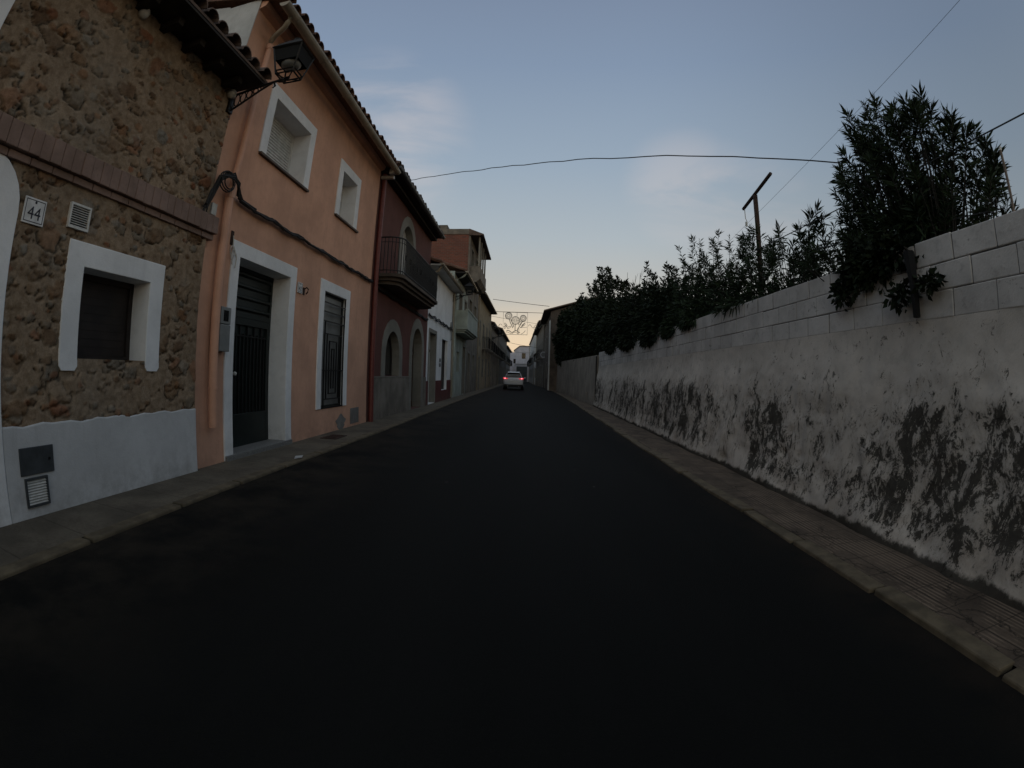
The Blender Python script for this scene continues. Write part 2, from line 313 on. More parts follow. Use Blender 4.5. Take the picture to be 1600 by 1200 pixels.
M['leaf'] = mat_leaf('oleander_leaf', (0.009, 0.016, 0.007), (0.022, 0.036, 0.016))
M['leaf2'] = mat_leaf('ivy_leaf', (0.006, 0.011, 0.005), (0.014, 0.021, 0.009))

# ------------------------------------------------------------------ object helpers
def tag(o, label=None, cat=None, group=None, kind=None):
    if label: o['label'] = label
    if cat: o['category'] = cat
    if group: o['group'] = group
    if kind: o['kind'] = kind
    return o
def empty(name, loc=(0, 0, 0), rz=0.0, label=None, cat=None, group=None):
    o = bpy.data.objects.new(name, None); col.objects.link(o); o.location = loc; o.rotation_euler = (0, 0, rz); o.empty_display_size = 0.2
    return tag(o, label, cat, group)
class MB:
    def __init__(s): s.v = []; s.f = []
    def add(s, vs, fs):
        k = len(s.v); s.v += [tuple(p) for p in vs]; s.f += [tuple(i + k for i in f) for f in fs]; return s
    def box(s, x0, x1, y0, y1, z0, z1):
        return s.add([(x0, y0, z0), (x1, y0, z0), (x1, y1, z0), (x0, y1, z0), (x0, y0, z1), (x1, y0, z1), (x1, y1, z1), (x0, y1, z1)],
                     [(3, 2, 1, 0), (4, 5, 6, 7), (0, 1, 5, 4), (1, 2, 6, 5), (2, 3, 7, 6), (3, 0, 4, 7)])
    def obox(s, c, sx, sy, sz, rot=(0, 0, 0)):
        m = Euler(rot).to_matrix(); c = Vector(c)
        vs = [c + m @ Vector((a * sx / 2, b * sy / 2, d * sz / 2)) for d in (-1, 1) for a, b in ((-1, -1), (1, -1), (1, 1), (-1, 1))]
        return s.add(vs, [(3, 2, 1, 0), (4, 5, 6, 7), (0, 1, 5, 4), (1, 2, 6, 5), (2, 3, 7, 6), (3, 0, 4, 7)])
    def tube(s, pts, r, n=8, cap=True, closed=False):
        pts = [Vector(p) for p in pts]; k = len(pts); rs = r if isinstance(r, (list, tuple)) else [r] * k
        vs = []; 
        for i, p in enumerate(pts):
            if closed: d = pts[(i + 1) % k] - pts[i - 1]
            else: d = pts[min(i + 1, k - 1)] - pts[max(i - 1, 0)]
            d.normalize(); u = Vector((0, 0, 1)) if abs(d.z) < 0.9 else Vector((1, 0, 0))
            a = d.cross(u).normalized(); b = a.cross(d)
            vs += [p + (a * math.cos(t) + b * math.sin(t)) * rs[i] for t in (2 * PI * j / n for j in range(n))]
        fs = []
        for i in range(k if closed else k - 1):
            for j in range(n):
                i2 = (i + 1) % k; fs.append((i * n + j, i2 * n + j, i2 * n + (j + 1) % n, i * n + (j + 1) % n))
        if cap and not closed: fs += [tuple(range(n)), tuple(range((k - 1) * n, k * n))[::-1]]
        return s.add(vs, fs)
    def lathe(s, prof, c=(0, 0, 0), n=12):
        vs = []; k = len(prof)
        for r, z in prof: vs += [(c[0] + r * math.cos(2 * PI * j / n), c[1] + r * math.sin(2 * PI * j / n), c[2] + z) for j in range(n)]
        fs = [(i * n + j, i * n + (j + 1) % n, (i + 1) * n + (j + 1) % n, (i + 1) * n + j) for i in range(k - 1) for j in range(n)]
        fs += [tuple(range(n))[::-1], tuple(range((k - 1) * n, k * n))]
        return s.add(vs, fs)
    def ring(s, outer, inner, xa, xb, closed):
        """band between two outlines (lists of (y, z)), from x=xa (back) to x=xb (front)"""
        k = len(outer); vs = []
        for x in (xb, xa): vs += [(x, p[0], p[1]) for p in outer] + [(x, p[0], p[1]) for p in inner]
        fs = []
        for i in range(k if closed else k - 1):
            j = (i + 1) % k
            fs += [(i, j, k + j, k + i), (2 * k + j, 2 * k + i, 3 * k + i, 3 * k + j), (i, 2 * k + i, 2 * k + j, j), (k + j, 3 * k + j, 3 * k + i, k + i)]
        if not closed: fs += [(0, k, 3 * k, 2 * k), (k - 1, 3 * k - 1, 4 * k - 1, 2 * k - 1)]
        return s.add(vs, fs)
    def prism(s, poly, a, b, axis='x'):
        """closed outline extruded along an axis; poly gives the two other coordinates"""
        k = len(poly)
        def P(t, p): return (t, p[0], p[1]) if axis == 'x' else ((p[0], t, p[1]) if axis == 'y' else (p[0], p[1], t))
        vs = [P(a, p) for p in poly] + [P(b, p) for p in poly]
        fs = [tuple(range(k))[::-1], tuple(range(k, 2 * k))] + [(i, (i + 1) % k, k + (i + 1) % k, k + i) for i in range(k)]
        return s.add(vs, fs)
    def slab(s, outer, holes, x):
        loops = [[Vector((p[0], p[1], 0)) for p in l] for l in [outer] + holes]
        flat = [p for l in loops for p in l]
        return s.add([(x, p.x, p.y) for p in flat], [tuple(t) for t in tessellate_polygon(loops)])
    def build(s, name, mat, parent=None, smooth=False, bevel=0.0, fixn=True, loc=None):
        me = bpy.data.meshes.new(name); me.from_pydata(s.v, [], s.f); me.validate()
        if fixn:
            import bmesh
            b = bmesh.new(); b.from_mesh(me); bmesh.ops.recalc_face_normals(b, faces=b.faces); b.to_mesh(me); b.free()
        me.materials.append(M[mat] if isinstance(mat, str) else mat)
        if smooth: me.polygons.foreach_set('use_smooth', [True] * len(me.polygons))
        o = bpy.data.objects.new(name, me); col.objects.link(o)
        if parent: o.parent = parent
        if loc: o.location = loc
        if bevel:
            bv = o.modifiers.new('bevel', 'BEVEL'); bv.width = bevel; bv.segments = 2; bv.limit_method = 'ANGLE'
        return o
def rect(u0, u1, z0, z1): return [(u0, z0), (u0, z1), (u1, z1), (u1, z0)]      # clockwise from lower left
def arch(u0, u1, z0, z1, n=10):
    """round-headed outline: springs at z1 - rise"""
    r = (u1 - u0) / 2; rise = min(r, (z1 - z0) * 0.6); c = (u0 + u1) / 2
    return [(u0, z0)] + [(c - r * math.cos(PI * i / n), z1 - rise + rise * math.sin(PI * i / n)) for i in range(n + 1)] + [(u1, z0)]
rnd = random.Random(7)

# ------------------------------------------------------------------ ground, road, pavements
LK = [(-8, -2.75), (1.2, -2.78), (2.5, -2.83), (4.6, -2.88), (9.3, -2.88), (18, -3.05), (28, -3.2), (58, -3.35), (75, -3.5), (104, -3.7)]
LW = [(-8, -3.72), (17, -3.72), (23, -3.84), (35, -3.95), (60, -4.0), (104, -4.2)]
RK = [(-8, 2.03), (2.5, 2.02), (5.6, 1.97), (11, 1.98), (21, 2.08), (38, 2.05), (55, 1.55), (68, 0.75), (80, 0.35), (104, -0.15)]
RW = [(-8, 2.78), (20, 2.78), (40, 2.32), (54, 1.95), (68, 1.2), (80, 0.7), (104, 0.15)]
def at(P, y): return float(np.interp(y, [p[0] for p in P], [p[1] for p in P]))
def sheet(name, ys, xa, xb, z, mat):
    mb = MB(); vs = []
    for y in ys: vs += [(xa(y), y, z), (xb(y), y, z)]
    mb.add(vs, [(2 * i, 2 * i + 1, 2 * i + 3, 2 * i + 2) for i in range(len(ys) - 1)])
    return tag(mb.build(name, mat), kind='structure')
sheet('ground', [-400, 1500], lambda y: -900, lambda y: 900, -0.06, 'ground')
ys = [-8 + i for i in range(113)] + [108, 140]
mb = MB(); nx = 9
for y in ys:
    a, b = at(LK, y) - 0.25, at(RK, y) + 0.25
    for off, z in ((a, 0.074), (a + 0.45, 0.066), (a + 0.85, 0.038), (a + 1.5, 0.0), ((a + b) / 2, 0.0), (b - 1.2, 0.0), (b - 0.75, 0.034), (b - 0.4, 0.062), (b, 0.072)): mb.v.append((off, y, z))
mb.f += [(nx * i + k, nx * i + k + 1, nx * (i + 1) + k + 1, nx * (i + 1) + k) for i in range(len(ys) - 1) for k in range(nx - 1)]
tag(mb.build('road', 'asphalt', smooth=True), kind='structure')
def pave(name, P, Q, s, mat):
    """solid pavement between the kerb and the walls"""
    mb = MB(); yy = [-8 + 0.5 * i for i in range(225)]; vs = []
    for y in yy:
        k = at(P, y) - s * 0.13; q = at(Q, y) - s * 0.35
        vs += [(k, y, 0.093), (q, y, 0.10)]
    mb.add(vs, [(2 * i, 2 * i + 1, 2 * i + 3, 2 * i + 2) for i in range(len(yy) - 1)])
    return tag(mb.build(name, mat), kind='structure')
pave('pavement_left', LK, LW, 1, 'pave_l'); pave('pavement_right', RK, RW, -1, 'pave_r')
def kerbs(name, P, s, zt, step, jit, seed):
    rr = random.Random(seed); mb = MB(); y = -8.0
    while y < 104:
        l = step * rr.uniform(0.9, 1.1); j = rr.uniform(-jit, jit); j2 = rr.uniform(-jit, jit); dz = rr.uniform(-jit, jit) * 0.5
        a, b = at(P, y) + j, at(P, y + l) + j2; wd = 0.15 * s; g = 0.012
        mb.add([(a, y + g, -0.05), (b, y + l - g, -0.05), (b - wd, y + l - g, -0.05), (a - wd, y + g, -0.05),
                (a - s * 0.012, y + g, zt + dz), (b - s * 0.012, y + l - g, zt + dz), (b - wd, y + l - g, zt + dz), (a - wd, y + g, zt + dz)],
               [(3, 2, 1, 0), (4, 5, 6, 7), (0, 1, 5, 4), (1, 2, 6, 5), (2, 3, 7, 6), (3, 0, 4, 7)])
        y += l
    return tag(mb.build(name, 'kerb', bevel=0.012), kind='structure')
kerbs('kerb_left', LK, 1, 0.098, 1.0, 0.006, 3); kerbs('kerb_right', RK, -1, 0.098, 1.0, 0.022, 4)

# ------------------------------------------------------------------ building helpers (local frame: x out to the street, y along it, z up)
def roof_tiles(T, y0, y1, xe, ze, slope, depth, mat='tile', pitch=0.21, r=0.085, rows=3, rowlen=0.38, seed=1, deck=0.035, far=False, name='roof'):
    """pitched roof: a thin deck with curved cover tiles; eave edge at x=xe, z=ze, rising away from the street"""
    rr = random.Random(seed); ca, sa = math.cos(slope), math.sin(slope)
    P = lambda d, h: (xe - d * ca + h * sa * 0, ze + d * sa + h)
    mb = MB(); a = P(0.03, 0); b = P(depth, 0)
    mb.add([(a[0], y0, a[1] - deck), (a[0], y1, a[1] - deck), (b[0], y1, b[1] - deck), (b[0], y0, b[1] - deck), (a[0], y0, a[1]), (a[0], y1, a[1]), (b[0], y1, b[1]), (b[0], y0, b[1])],
           [(3, 2, 1, 0), (4, 5, 6, 7), (0, 1, 5, 4), (1, 2, 6, 5), (2, 3, 7, 6), (3, 0, 4, 7)])
    # far slope and ridge
    c = (b[0] - (depth * ca) * 0.9, ze)
    mb.add([(b[0], y0, b[1] - deck), (b[0], y1, b[1] - deck), (c[0], y1, c[1]), (c[0], y0, c[1])], [(0, 1, 2, 3)])
    n = max(1, int((y1 - y0) / pitch)); pt = (y1 - y0) / n; seg = 4 if far else 7
    for i in range(n):
        yc = y0 + pt * (i + 0.5) + rr.uniform(-0.008, 0.008) * (not far)
        d = 0.0; k = 0
        while d < depth:
            ln = rowlen if (k < rows and not far) else depth - d
            e = min(d + ln + 0.04, depth); jz = rr.uniform(-0.006, 0.012) * (not far); ov = rr.uniform(-0.03, 0.03) if (k == 0 and not far) else 0
            r0, r1 = r * (1.06 if k < rows else 1.0), r * 0.88
            vs = []
            for q, (dd, rad, lift) in enumerate(((d + ov, r0, 0.022 + jz), (e, r1, 0.004 + jz))):
                for rd in (rad, rad - 0.014):
                    for j in range(seg + 1):
                        t = PI * j / seg; p = P(dd, lift); vs.append((p[0], yc - rd * math.cos(t), p[1] + rd * math.sin(t) * 0.95))
            s1 = seg + 1; fs = []
            for j in range(seg):
                fs += [(j, j + 1, 2 * s1 + j + 1, 2 * s1 + j), (s1 + j, s1 + j + 1, 3 * s1 + j + 1, 3 * s1 + j), (j, j + 1, s1 + j + 1, s1 + j)]
            mb.add(vs, fs); d += ln; k += 1
    return mb.build(name, mat, T)
def gutter(T, y0, y1, x, z, r=0.075, mat='cream', name='gutter', brackets=True):
    mb = MB(); n = 9; k = []
    for rad in (r, r - 0.012):
        for y in (y0, y1): k += [(x - rad * math.cos(PI * j / (n - 1)) , y, z - rad * math.sin(PI * j / (n - 1))) for j in range(n)]
    fs = []
    for j in range(n - 1):
        fs += [(j, j + 1, n + j + 1, n + j), (2 * n + j, 2 * n + j + 1, 3 * n + j + 1, 3 * n + j), (j, j + 1, 2 * n + j + 1, 2 * n + j), (n + j, n + j + 1, 3 * n + j + 1, 3 * n + j)]
    fs += [(0, n, 3 * n, 2 * n), (n - 1, 2 * n - 1, 4 * n - 1, 3 * n - 1)]
    mb.add(k, fs)
    for y in (y0 + 0.004, y1 - 0.004):
        mb.add([(x - (r - .005) * math.cos(PI * j / (n - 1)), y, z - (r - .005) * math.sin(PI * j / (n - 1))) for j in range(n)], [tuple(range(n))])
    if brackets:
        y = y0 + 0.4
        while y < y1: mb.tube([(x - (r + .004) * math.cos(PI * j / 6), y, z - (r + .004) * math.sin(PI * j / 6)) for j in range(7)], 0.008, 4); y += 1.1
    return mb.build(name, mat, T)
class House:
    def __init__(s, name, label, p0, p1, h, depth=7.0, wall='white', thick=0.45, front=True, cat='house', group=None, side=True):
        dx, dy = p1[0] - p0[0], p1[1] - p0[1]; s.len = math.hypot(dx, dy)
        s.T = empty(name, (p0[0], p0[1], 0), math.atan2(dy, dx) - PI / 2, label, cat, group)
        s.h, s.depth, s.wall, s.thick, s.holes = h, depth, wall, thick, []
    def hole(s, pts, inset=0.012):
        cy = sum(p[0] for p in pts) / len(pts); cz = sum(p[1] for p in pts) / len(pts)
        s.holes.append([(p[0] + (inset if p[0] < cy else -inset), p[1] + (inset if p[1] < cz else -inset)) for p in pts])
    def close(s, name='wall', mat=None, ztop=None, gap=0.003):
        mb = MB(); h = s.h if ztop is None else ztop; a, b = gap, s.len - gap; t = s.thick
        outer = [(a, -0.1), (a, h), (b, h), (b, -0.1)]
        mb.slab(outer, s.holes, 0.0)
        for l in s.holes:
            k = len(l); mb.add([(0, p[0], p[1]) for p in l] + [(-t, p[0], p[1]) for p in l], [(i, (i + 1) % k, k + (i + 1) % k, k + i) for i in range(k)])
        # sides, top, back of the shell and the dark core behind the openings
        D = -s.depth
        mb.add([(0, a, -0.1), (D, a, -0.1), (D, a, h), (0, a, h)], [(0, 1, 2, 3)]); mb.add([(0, b, -0.1), (D, b, -0.1), (D, b, h), (0, b, h)], [(0, 1, 2, 3)])
        mb.add([(D, a, -0.1), (D, b, -0.1), (D, b, h), (D, a, h)], [(0, 1, 2, 3)]); mb.add([(0, a, h), (0, b, h), (D, b, h), (D, a, h)], [(0, 1, 2, 3)])
        mb.add([(-t, a, -0.1), (-t, b, -0.1), (-t, b, h), (-t, a, h)], [(0, 1, 2, 3)])
        return mb.build(name, mat or s.wall, s.T, fixn=False)
    # openings -----------------------------------------------------
    def opening(s, u0, u1, z0, z1, kind='window', sur='white', bw=0.2, depth=0.2, arched=False, bottom=False, fill='dark_glass', frame='dark_wood', proud=0.02, name=None, hole_bottom=None):
        O = arch if arched else rect
        zb = z0 if not bottom else z0 - bw
        if sur:
            outer = O(u0 - bw, u1 + bw, zb, z1 + bw); inner = O(u0, u1, z0, z1)
            s.hole(O(u0 - bw, u1 + bw, z0 if not bottom else zb, z1 + bw))
        else: s.hole(O(u0, u1, z0, z1), 0.0)
        name = name or ('door' if 'door' in kind else 'window')
        mb = MB(); fo = O(u0, u1, z0, z1); fwid = 0.055
        fi = O(u0 + fwid, u1 - fwid, z0 + (fwid if name == 'window' else 0.0), z1 - fwid)
        mb.ring(fo, fi, -depth - 0.05, -depth, True)
        if kind == 'window': c = (u0 + u1) / 2; mb.box(-depth - 0.045, -depth - 0.005, c - 0.035, c + 0.035, z0 + fwid, z1 - fwid)
        if kind == 'window': mb.box(-depth - 0.04, -depth - 0.008, u0 + fwid, u1 - fwid, z0 + (z1 - z0) * .68 - .02, z0 + (z1 - z0) * .68 + .02)
        W_ = mb.build(name, frame, s.T)
        mb = MB(); mb.prism([(p[0], p[1]) for p in fi], -depth - 0.035, -depth - 0.025) if kind != 'shutter' else None
        if kind == 'shutter':
            zz = z0 + 0.02
            while zz < z1 - 0.04:
                if arched: 
                    r = (u1 - u0) / 2; zt = z1 - r; k = 1 if zz < zt else max(0.05, math.sqrt(max(0, 1 - ((zz - zt) / r) ** 2)))
                else: k = 1
                c = (u0 + u1) / 2; hw = (u1 - u0) / 2 * k - 0.03
                mb.prism([(-depth - 0.03, zz), (-depth - 0.006, zz + 0.008), (-depth - 0.006, zz + 0.036), (-depth - 0.03, zz + 0.046)], c - hw, c + hw, 'y'); zz += 0.05
            mb.box(-depth - 0.06, -depth - 0.032, u0 + .02, u1 - .02, z0, z1 - (0 if not arched else (u1 - u0) / 2))
            mb.build('roller_shutter', fill, W_)
        else: mb.build('pane' if name == 'window' else 'leaf', fill, W_)
        if sur: 
            mb = MB(); mb.ring(outer, inner, -depth - 0.055, proud, bottom); mb.build('surround', sur, W_, bevel=0.008 if s.T.location.y < 12 else 0)
        return W_
def downpipe(T, x, y, z0, z1, r, mat, name='downpipe', n=10):
    mb = MB(); mb.tube([(x, y, z0), (x, y, z1)], r, n)
    z = z0 + 0.5
    while z < z1: mb.tube([(x, y, z), (x, y, z + 0.05)], r + 0.008, n); z += 2.2
    return mb.build(name, mat, T, smooth=False)

# ================================================================== LEFT SIDE
# ---- stone house 44 (near)
SX, SY0 = -3.71, -4.0
H = House('stone_house', 'rough rubble-stone house number 44 with a white plinth and a brick course', (SX, SY0), (SX, 4.425), 4.78, wall='stone')
o_ = lambda y: y - SY0
H.opening(o_(2.68), o_(3.57), 1.28, 2.06, 'plainwindow', bw=0.205, depth=0.185, proud=0.068, fill='dark_wood', frame='dark_wood', name='window')
# the surround's feet run down past the sill with rounded ends
fw_ = [c for c in H.T.children if c.name.startswith('window')][0]
for ya in (o_(2.475), o_(3.57)):
    mb = MB(); mb.prism([(ya, 1.29), (ya, 1.24), (ya + 0.03, 1.205), (ya + 0.175, 1.205), (ya + 0.205, 1.24), (ya + 0.205, 1.29)], -0.02, 0.0678); mb.build('surround_foot', 'white', fw_)
mb = MB()
for k in range(9): mb.box(-0.215, -0.207, o_(2.735), o_(3.52), 1.34 + k * 0.075, 1.385 + k * 0.075)
mb.build('louvre', 'dark_wood', fw_)
# arched white door surround at the edge of the view
def rc(u0, u1, z0, z1, r, n=6):
    return [(u0, z0)] + [(u0 + r - r * math.cos(PI / 2 * i / n), z1 - r + r * math.sin(PI / 2 * i / n)) for i in range(n + 1)] + [(u1 - r + r * math.sin(PI / 2 * i / n), z1 - r + r * math.cos(PI / 2 * i / n)) for i in range(n + 1)] + [(u1, z0)]
ou, inn = rc(o_(0.15), o_(1.885), 0.09, 2.74, 0.4), rc(o_(0.5), o_(1.54), 0.09, 2.42, 0.2)
H.hole(ou)
mb = MB(); mb.ring(rc(o_(0.5), o_(1.54), 0.09, 2.42, 0.2), rc(o_(0.57), o_(1.47), 0.09, 2.35, 0.15), -0.30, -0.25, False); D = mb.build('door', 'dark_wood', H.T)
mb = MB(); mb.prism(rc(o_(0.5), o_(1.54), 0.09, 2.42, 0.2), -0.29, -0.27)
for k in range(7): mb.box(-0.27, -0.262, o_(0.6) + k * 0.125, o_(0.6) + k * 0.125 + 0.11, 0.2, 2.2)
mb.build('leaf', 'brown_wood', D)
mb = MB(); mb.ring(ou, inn, -0.31, 0.07, False); mb.build('surround', 'white', D, bevel=0.01)
# upper window at the edge
wz = H.opening(o_(0.0), o_(0.95), 3.45, 4.3, 'window', bw=0.205, depth=0.2, bottom=False, proud=0.068)
# displaced rubble front
def rubble(T, y0, y1, z0, z1, holes, seed=5, step=0.014):
    g = np.random.default_rng(seed); ny = int((y1 - y0) / step) + 1; nz_ = int((z1 - z0) / step) + 1
    Y = np.linspace(y0, y1, ny); Z = np.linspace(z0, z1, nz_); Hh = np.zeros((nz_, ny)); CC = np.zeros((nz_, ny, 3))
    def vn(sy, sz, amp):
        a = g.random((int((z1 - z0) / sz) + 3, int((y1 - y0) / sy) + 3)) * amp
        fy = (Y - y0) / sy; fz = (Z - z0) / sz; iy = fy.astype(int); iz = fz.astype(int); ty = fy - iy; tz = fz - iz
        ty = ty * ty * (3 - 2 * ty); tz = tz * tz * (3 - 2 * tz)
        A = a[iz][:, iy]; B = a[iz][:, iy + 1]; C_ = a[iz + 1][:, iy]; D_ = a[iz + 1][:, iy + 1]
        return (A * (1 - ty) + B * ty) * (1 - tz)[:, None] + (C_ * (1 - ty) + D_ * ty) * tz[:, None]
    Hh += vn(0.5, 0.4, 0.016) + vn(0.13, 0.10, 0.007) + vn(0.04, 0.035, 0.007)
    mort = np.array([0.31, 0.235, 0.165]); CC[:] = mort * (0.85 + vn(0.6, 0.5, 0.3))[:, :, None]
    pal = np.array([[0.22, 0.12, 0.065], [0.17, 0.105, 0.06], [0.25, 0.18, 0.12], [0.15, 0.135, 0.11], [0.22, 0.10, 0.055], [0.20, 0.165, 0.125], [0.19, 0.175, 0.15], [0.12, 0.075, 0.045]])
    wob1 = vn(0.09, 0.07, 1.0) - .5; wob2 = vn(0.04, 0.04, 1.0) - .5
    n = int((y1 - y0) * (z1 - z0) * 75)
    for i in range(n):
        cy, cz = g.uniform(y0, y1), g.uniform(z0, z1)
        big = g.random() < 0.2
        a = g.uniform(0.06, 0.13) if big else g.uniform(0.018, 0.055); b = a * g.uniform(0.4, 0.85); an = g.normal(0.0, 0.3)
        i0, i1 = np.searchsorted(Y, [cy - a * 1.5, cy + a * 1.5]); j0, j1 = np.searchsorted(Z, [cz - a * 1.5, cz + a * 1.5])
        if i1 <= i0 or j1 <= j0: continue
        dy = Y[i0:i1][None] - cy; dz = Z[j0:j1][:, None] - cz
        u = (dy * math.cos(an) + dz * math.sin(an)) / a; v = (-dy * math.sin(an) + dz * math.cos(an)) / b
        rr_ = (np.abs(u) ** 2.6 + np.abs(v) ** 2.6) ** (1 / 2.6) + wob1[j0:j1, i0:i1] * 0.75 + wob2[j0:j1, i0:i1] * 0.45
        ht = g.uniform(0.001, 0.009)
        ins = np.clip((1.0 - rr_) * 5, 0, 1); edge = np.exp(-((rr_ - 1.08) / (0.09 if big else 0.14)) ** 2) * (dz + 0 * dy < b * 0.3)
        sub = Hh[j0:j1, i0:i1]; sub += ins * ht - edge * g.uniform(0.006, 0.026)
        cc = pal[g.integers(len(pal))] * g.uniform(0.9, 1.45); f = (ins * g.uniform(0.45, 1.0))[:, :, None]
        CC[j0:j1, i0:i1] = CC[j0:j1, i0:i1] * (1 - f) + cc * f
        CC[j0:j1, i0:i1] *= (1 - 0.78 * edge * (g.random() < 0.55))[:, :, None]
    Hh = np.clip(Hh, -0.03, 0.034)
    yy, zz = np.meshgrid(Y, Z); 
    P = np.stack([Hh.ravel() + 0.036, yy.ravel(), zz.ravel()], 1)
    keep = np.ones((nz_ - 1, ny - 1), bool); cy = (Y[:-1] + Y[1:]) / 2; cz = (Z[:-1] + Z[1:]) / 2
    for (a, b, c, d) in holes: keep &= ~((cy[None] > a) & (cy[None] < b) & (cz[:, None] > c) & (cz[:, None] < d))
    idx = np.arange(nz_ * ny).reshape(nz_, ny)
    q = np.stack([idx[:-1, :-1], idx[:-1, 1:], idx[1:, 1:], idx[1:, :-1]], -1)[keep]
    me = bpy.data.meshes.new('stonework'); me.from_pydata(P.tolist(), [], q.tolist())
    ca = me.color_attributes.new('stonecol', 'FLOAT_COLOR', 'POINT'); ca.data.foreach_set('color', np.concatenate([np.clip(CC, 0.01, 1).reshape(-1, 3), np.ones((nz_ * ny, 1))], 1).astype('f').ravel())
    me.materials.append(M['stone']); me.polygons.foreach_set('use_smooth', [True] * len(me.polygons))
    o = bpy.data.objects.new('stonework', me); col.objects.link(o); o.parent = T
    # drop the unused vertices
    import bmesh
    b = bmesh.new(); b.from_mesh(me); bmesh.ops.delete(b, geom=[v for v in b.verts if not v.link_faces], context='VERTS'); b.to_mesh(me); b.free()
    return o
H.T['label'] = H.T['label']
rubble(H.T, o_(-1.0), o_(4.42), 0.7, 4.80, [(o_(2.49), o_(3.76), 1.3, 2.25), (o_(0.18), o_(1.86), 0, 2.5), (o_(0.35), o_(1.7), 2.5, 2.72), (o_(-0.19), o_(1.14), 3.47, 4.49)])
H.close(mat='cement')
mb = MB()
pts = [(o_(1.886), 0.05), (o_(1.886), 0.80)] + [(o_(1.886 + 2.535 * i / 24), 0.80 + 0.008 * math.sin(i * 2.1) + 0.006 * math.sin(i * 5.3)) for i in range(1, 24)] + [(o_(4.421), 0.80), (o_(4.421), 0.05)]
mb.prism(pts, -0.02, 0.066); mb.build('plinth', 'plinth_white', H.T, bevel=0.012)
mb = MB(); mb.box(-0.02, 0.05, o_(-1), o_(0.14), 0.05, 0.8); mb.build('plinth', 'plinth_white', H.T, bevel=0.012)
# brick string course
rr = random.Random(12); mb = MB(); y = -1.0
while y < 4.43:
    wd = 0.118 + rr.uniform(-.004, .004); f = 0.135 + rr.uniform(-.006, .006); mb.obox((f / 2 - 0.02, o_(y + wd / 2), 2.872 + rr.uniform(-.003, .003)), f + 0.04, wd - 0.004, 0.20, (0, rr.uniform(-.02, .02), 0)); y += wd
mb.box(-0.02, 0.125, o_(-1), o_(4.42), 2.78, 2.962)
mb.build('brick_course', 'course', H.T, bevel=0.006)
mb = MB(); y = -1.0
while y < 4.40:
    mb.obox((0.03, o_(y + .12), 2.735), 0.115, 0.232, 0.06, (0, 0, rr.uniform(-.02, .02))); y += 0.24
mb.build('lower_course', 'course', H.T, bevel=0.005)
# eaves and roof
roof_tiles(H.T, 0.0, o_(4.45), 0.53, 4.71, R(17), 4.2, 'tile_grey', pitch=0.245, r=0.103, rows=4, seed=3)
mb = MB(); y = 0.15
mb.box(0.0, 0.50, 0.0, o_(4.42), 4.645, 4.672)
while y < o_(4.42): mb.obox((0.16, y, 4.60), 0.32, 0.09, 0.088, (0, 0, 0)); y += 0.42
mb.build('eave_rafters', 'eavewood', H.T)
for (y, z) in ((2.52, 4.56), (4.31, 4.56)):
    mb = MB(); mb.lathe([(0.0, -0.07), (0.04, -0.062), (0.06, -0.03), (0.065, 0), (0.05, 0.035), (0.03, 0.05), (0.0, 0.052)], (0.09, o_(y), z)); mb.tube([(0, o_(y), z + .03), (0.09, o_(y), z + .045)], 0.015, 6)
    mb.build('insulator', 'pale', H.T, smooth=True)
# grilles and hatch in the wall
def vent(T, y0, y1, z0, z1, x, matf, mats, n=9):
    mb = MB(); f = 0.018
    for a in ((y0, y0 + f, z0, z1), (y1 - f, y1, z0, z1), (y0 + f, y1 - f, z0, z0 + f), (y0 + f, y1 - f, z1 - f, z1)): mb.box(x - 0.02, x + 0.015, *a)
    F = mb.build('vent', matf, T)
    mb = MB(); h = (z1 - z0 - 2 * f) / n
    for k in range(n): mb.prism([(x + 0.010, z0 + f + k * h + 0.004), (x - 0.008, z0 + f + k * h + h * 0.75), (x - 0.011, z0 + f + k * h + h * 0.7), (x + 0.007, z0 + f + k * h)], y0 + f, y1 - f, 'y')
    mb.build('louvres', mats, F)
    mb = MB(); mb.box(x - 0.022, x - 0.012, y0 + f, y1 - f, z0 + f, z1 - f); mb.build('backing', 'black_metal', F)
vent(H.T, o_(2.405), o_(2.645), 2.345, 2.555, 0.072, 'slat', 'slat'); vent(H.T, o_(2.06), o_(2.30), 0.18, 0.405, 0.070, 'darkgrey', 'slat')
mb = MB(); mb.box(0.03, 0.078, o_(2.03), o_(2.385), 0.425, 0.635); Hh_ = mb.build('meter_hatch', 'darkgrey', H.T, bevel=0.004)
mb = MB(); mb.lathe([(0.012, 0), (0.012, 0.006)], (0, 0, 0), 8); k_ = mb.build('lock', 'black_metal', Hh_); k_.rotation_euler = (0, PI / 2, 0); k_.location = (0.078, o_(2.335), 0.53)

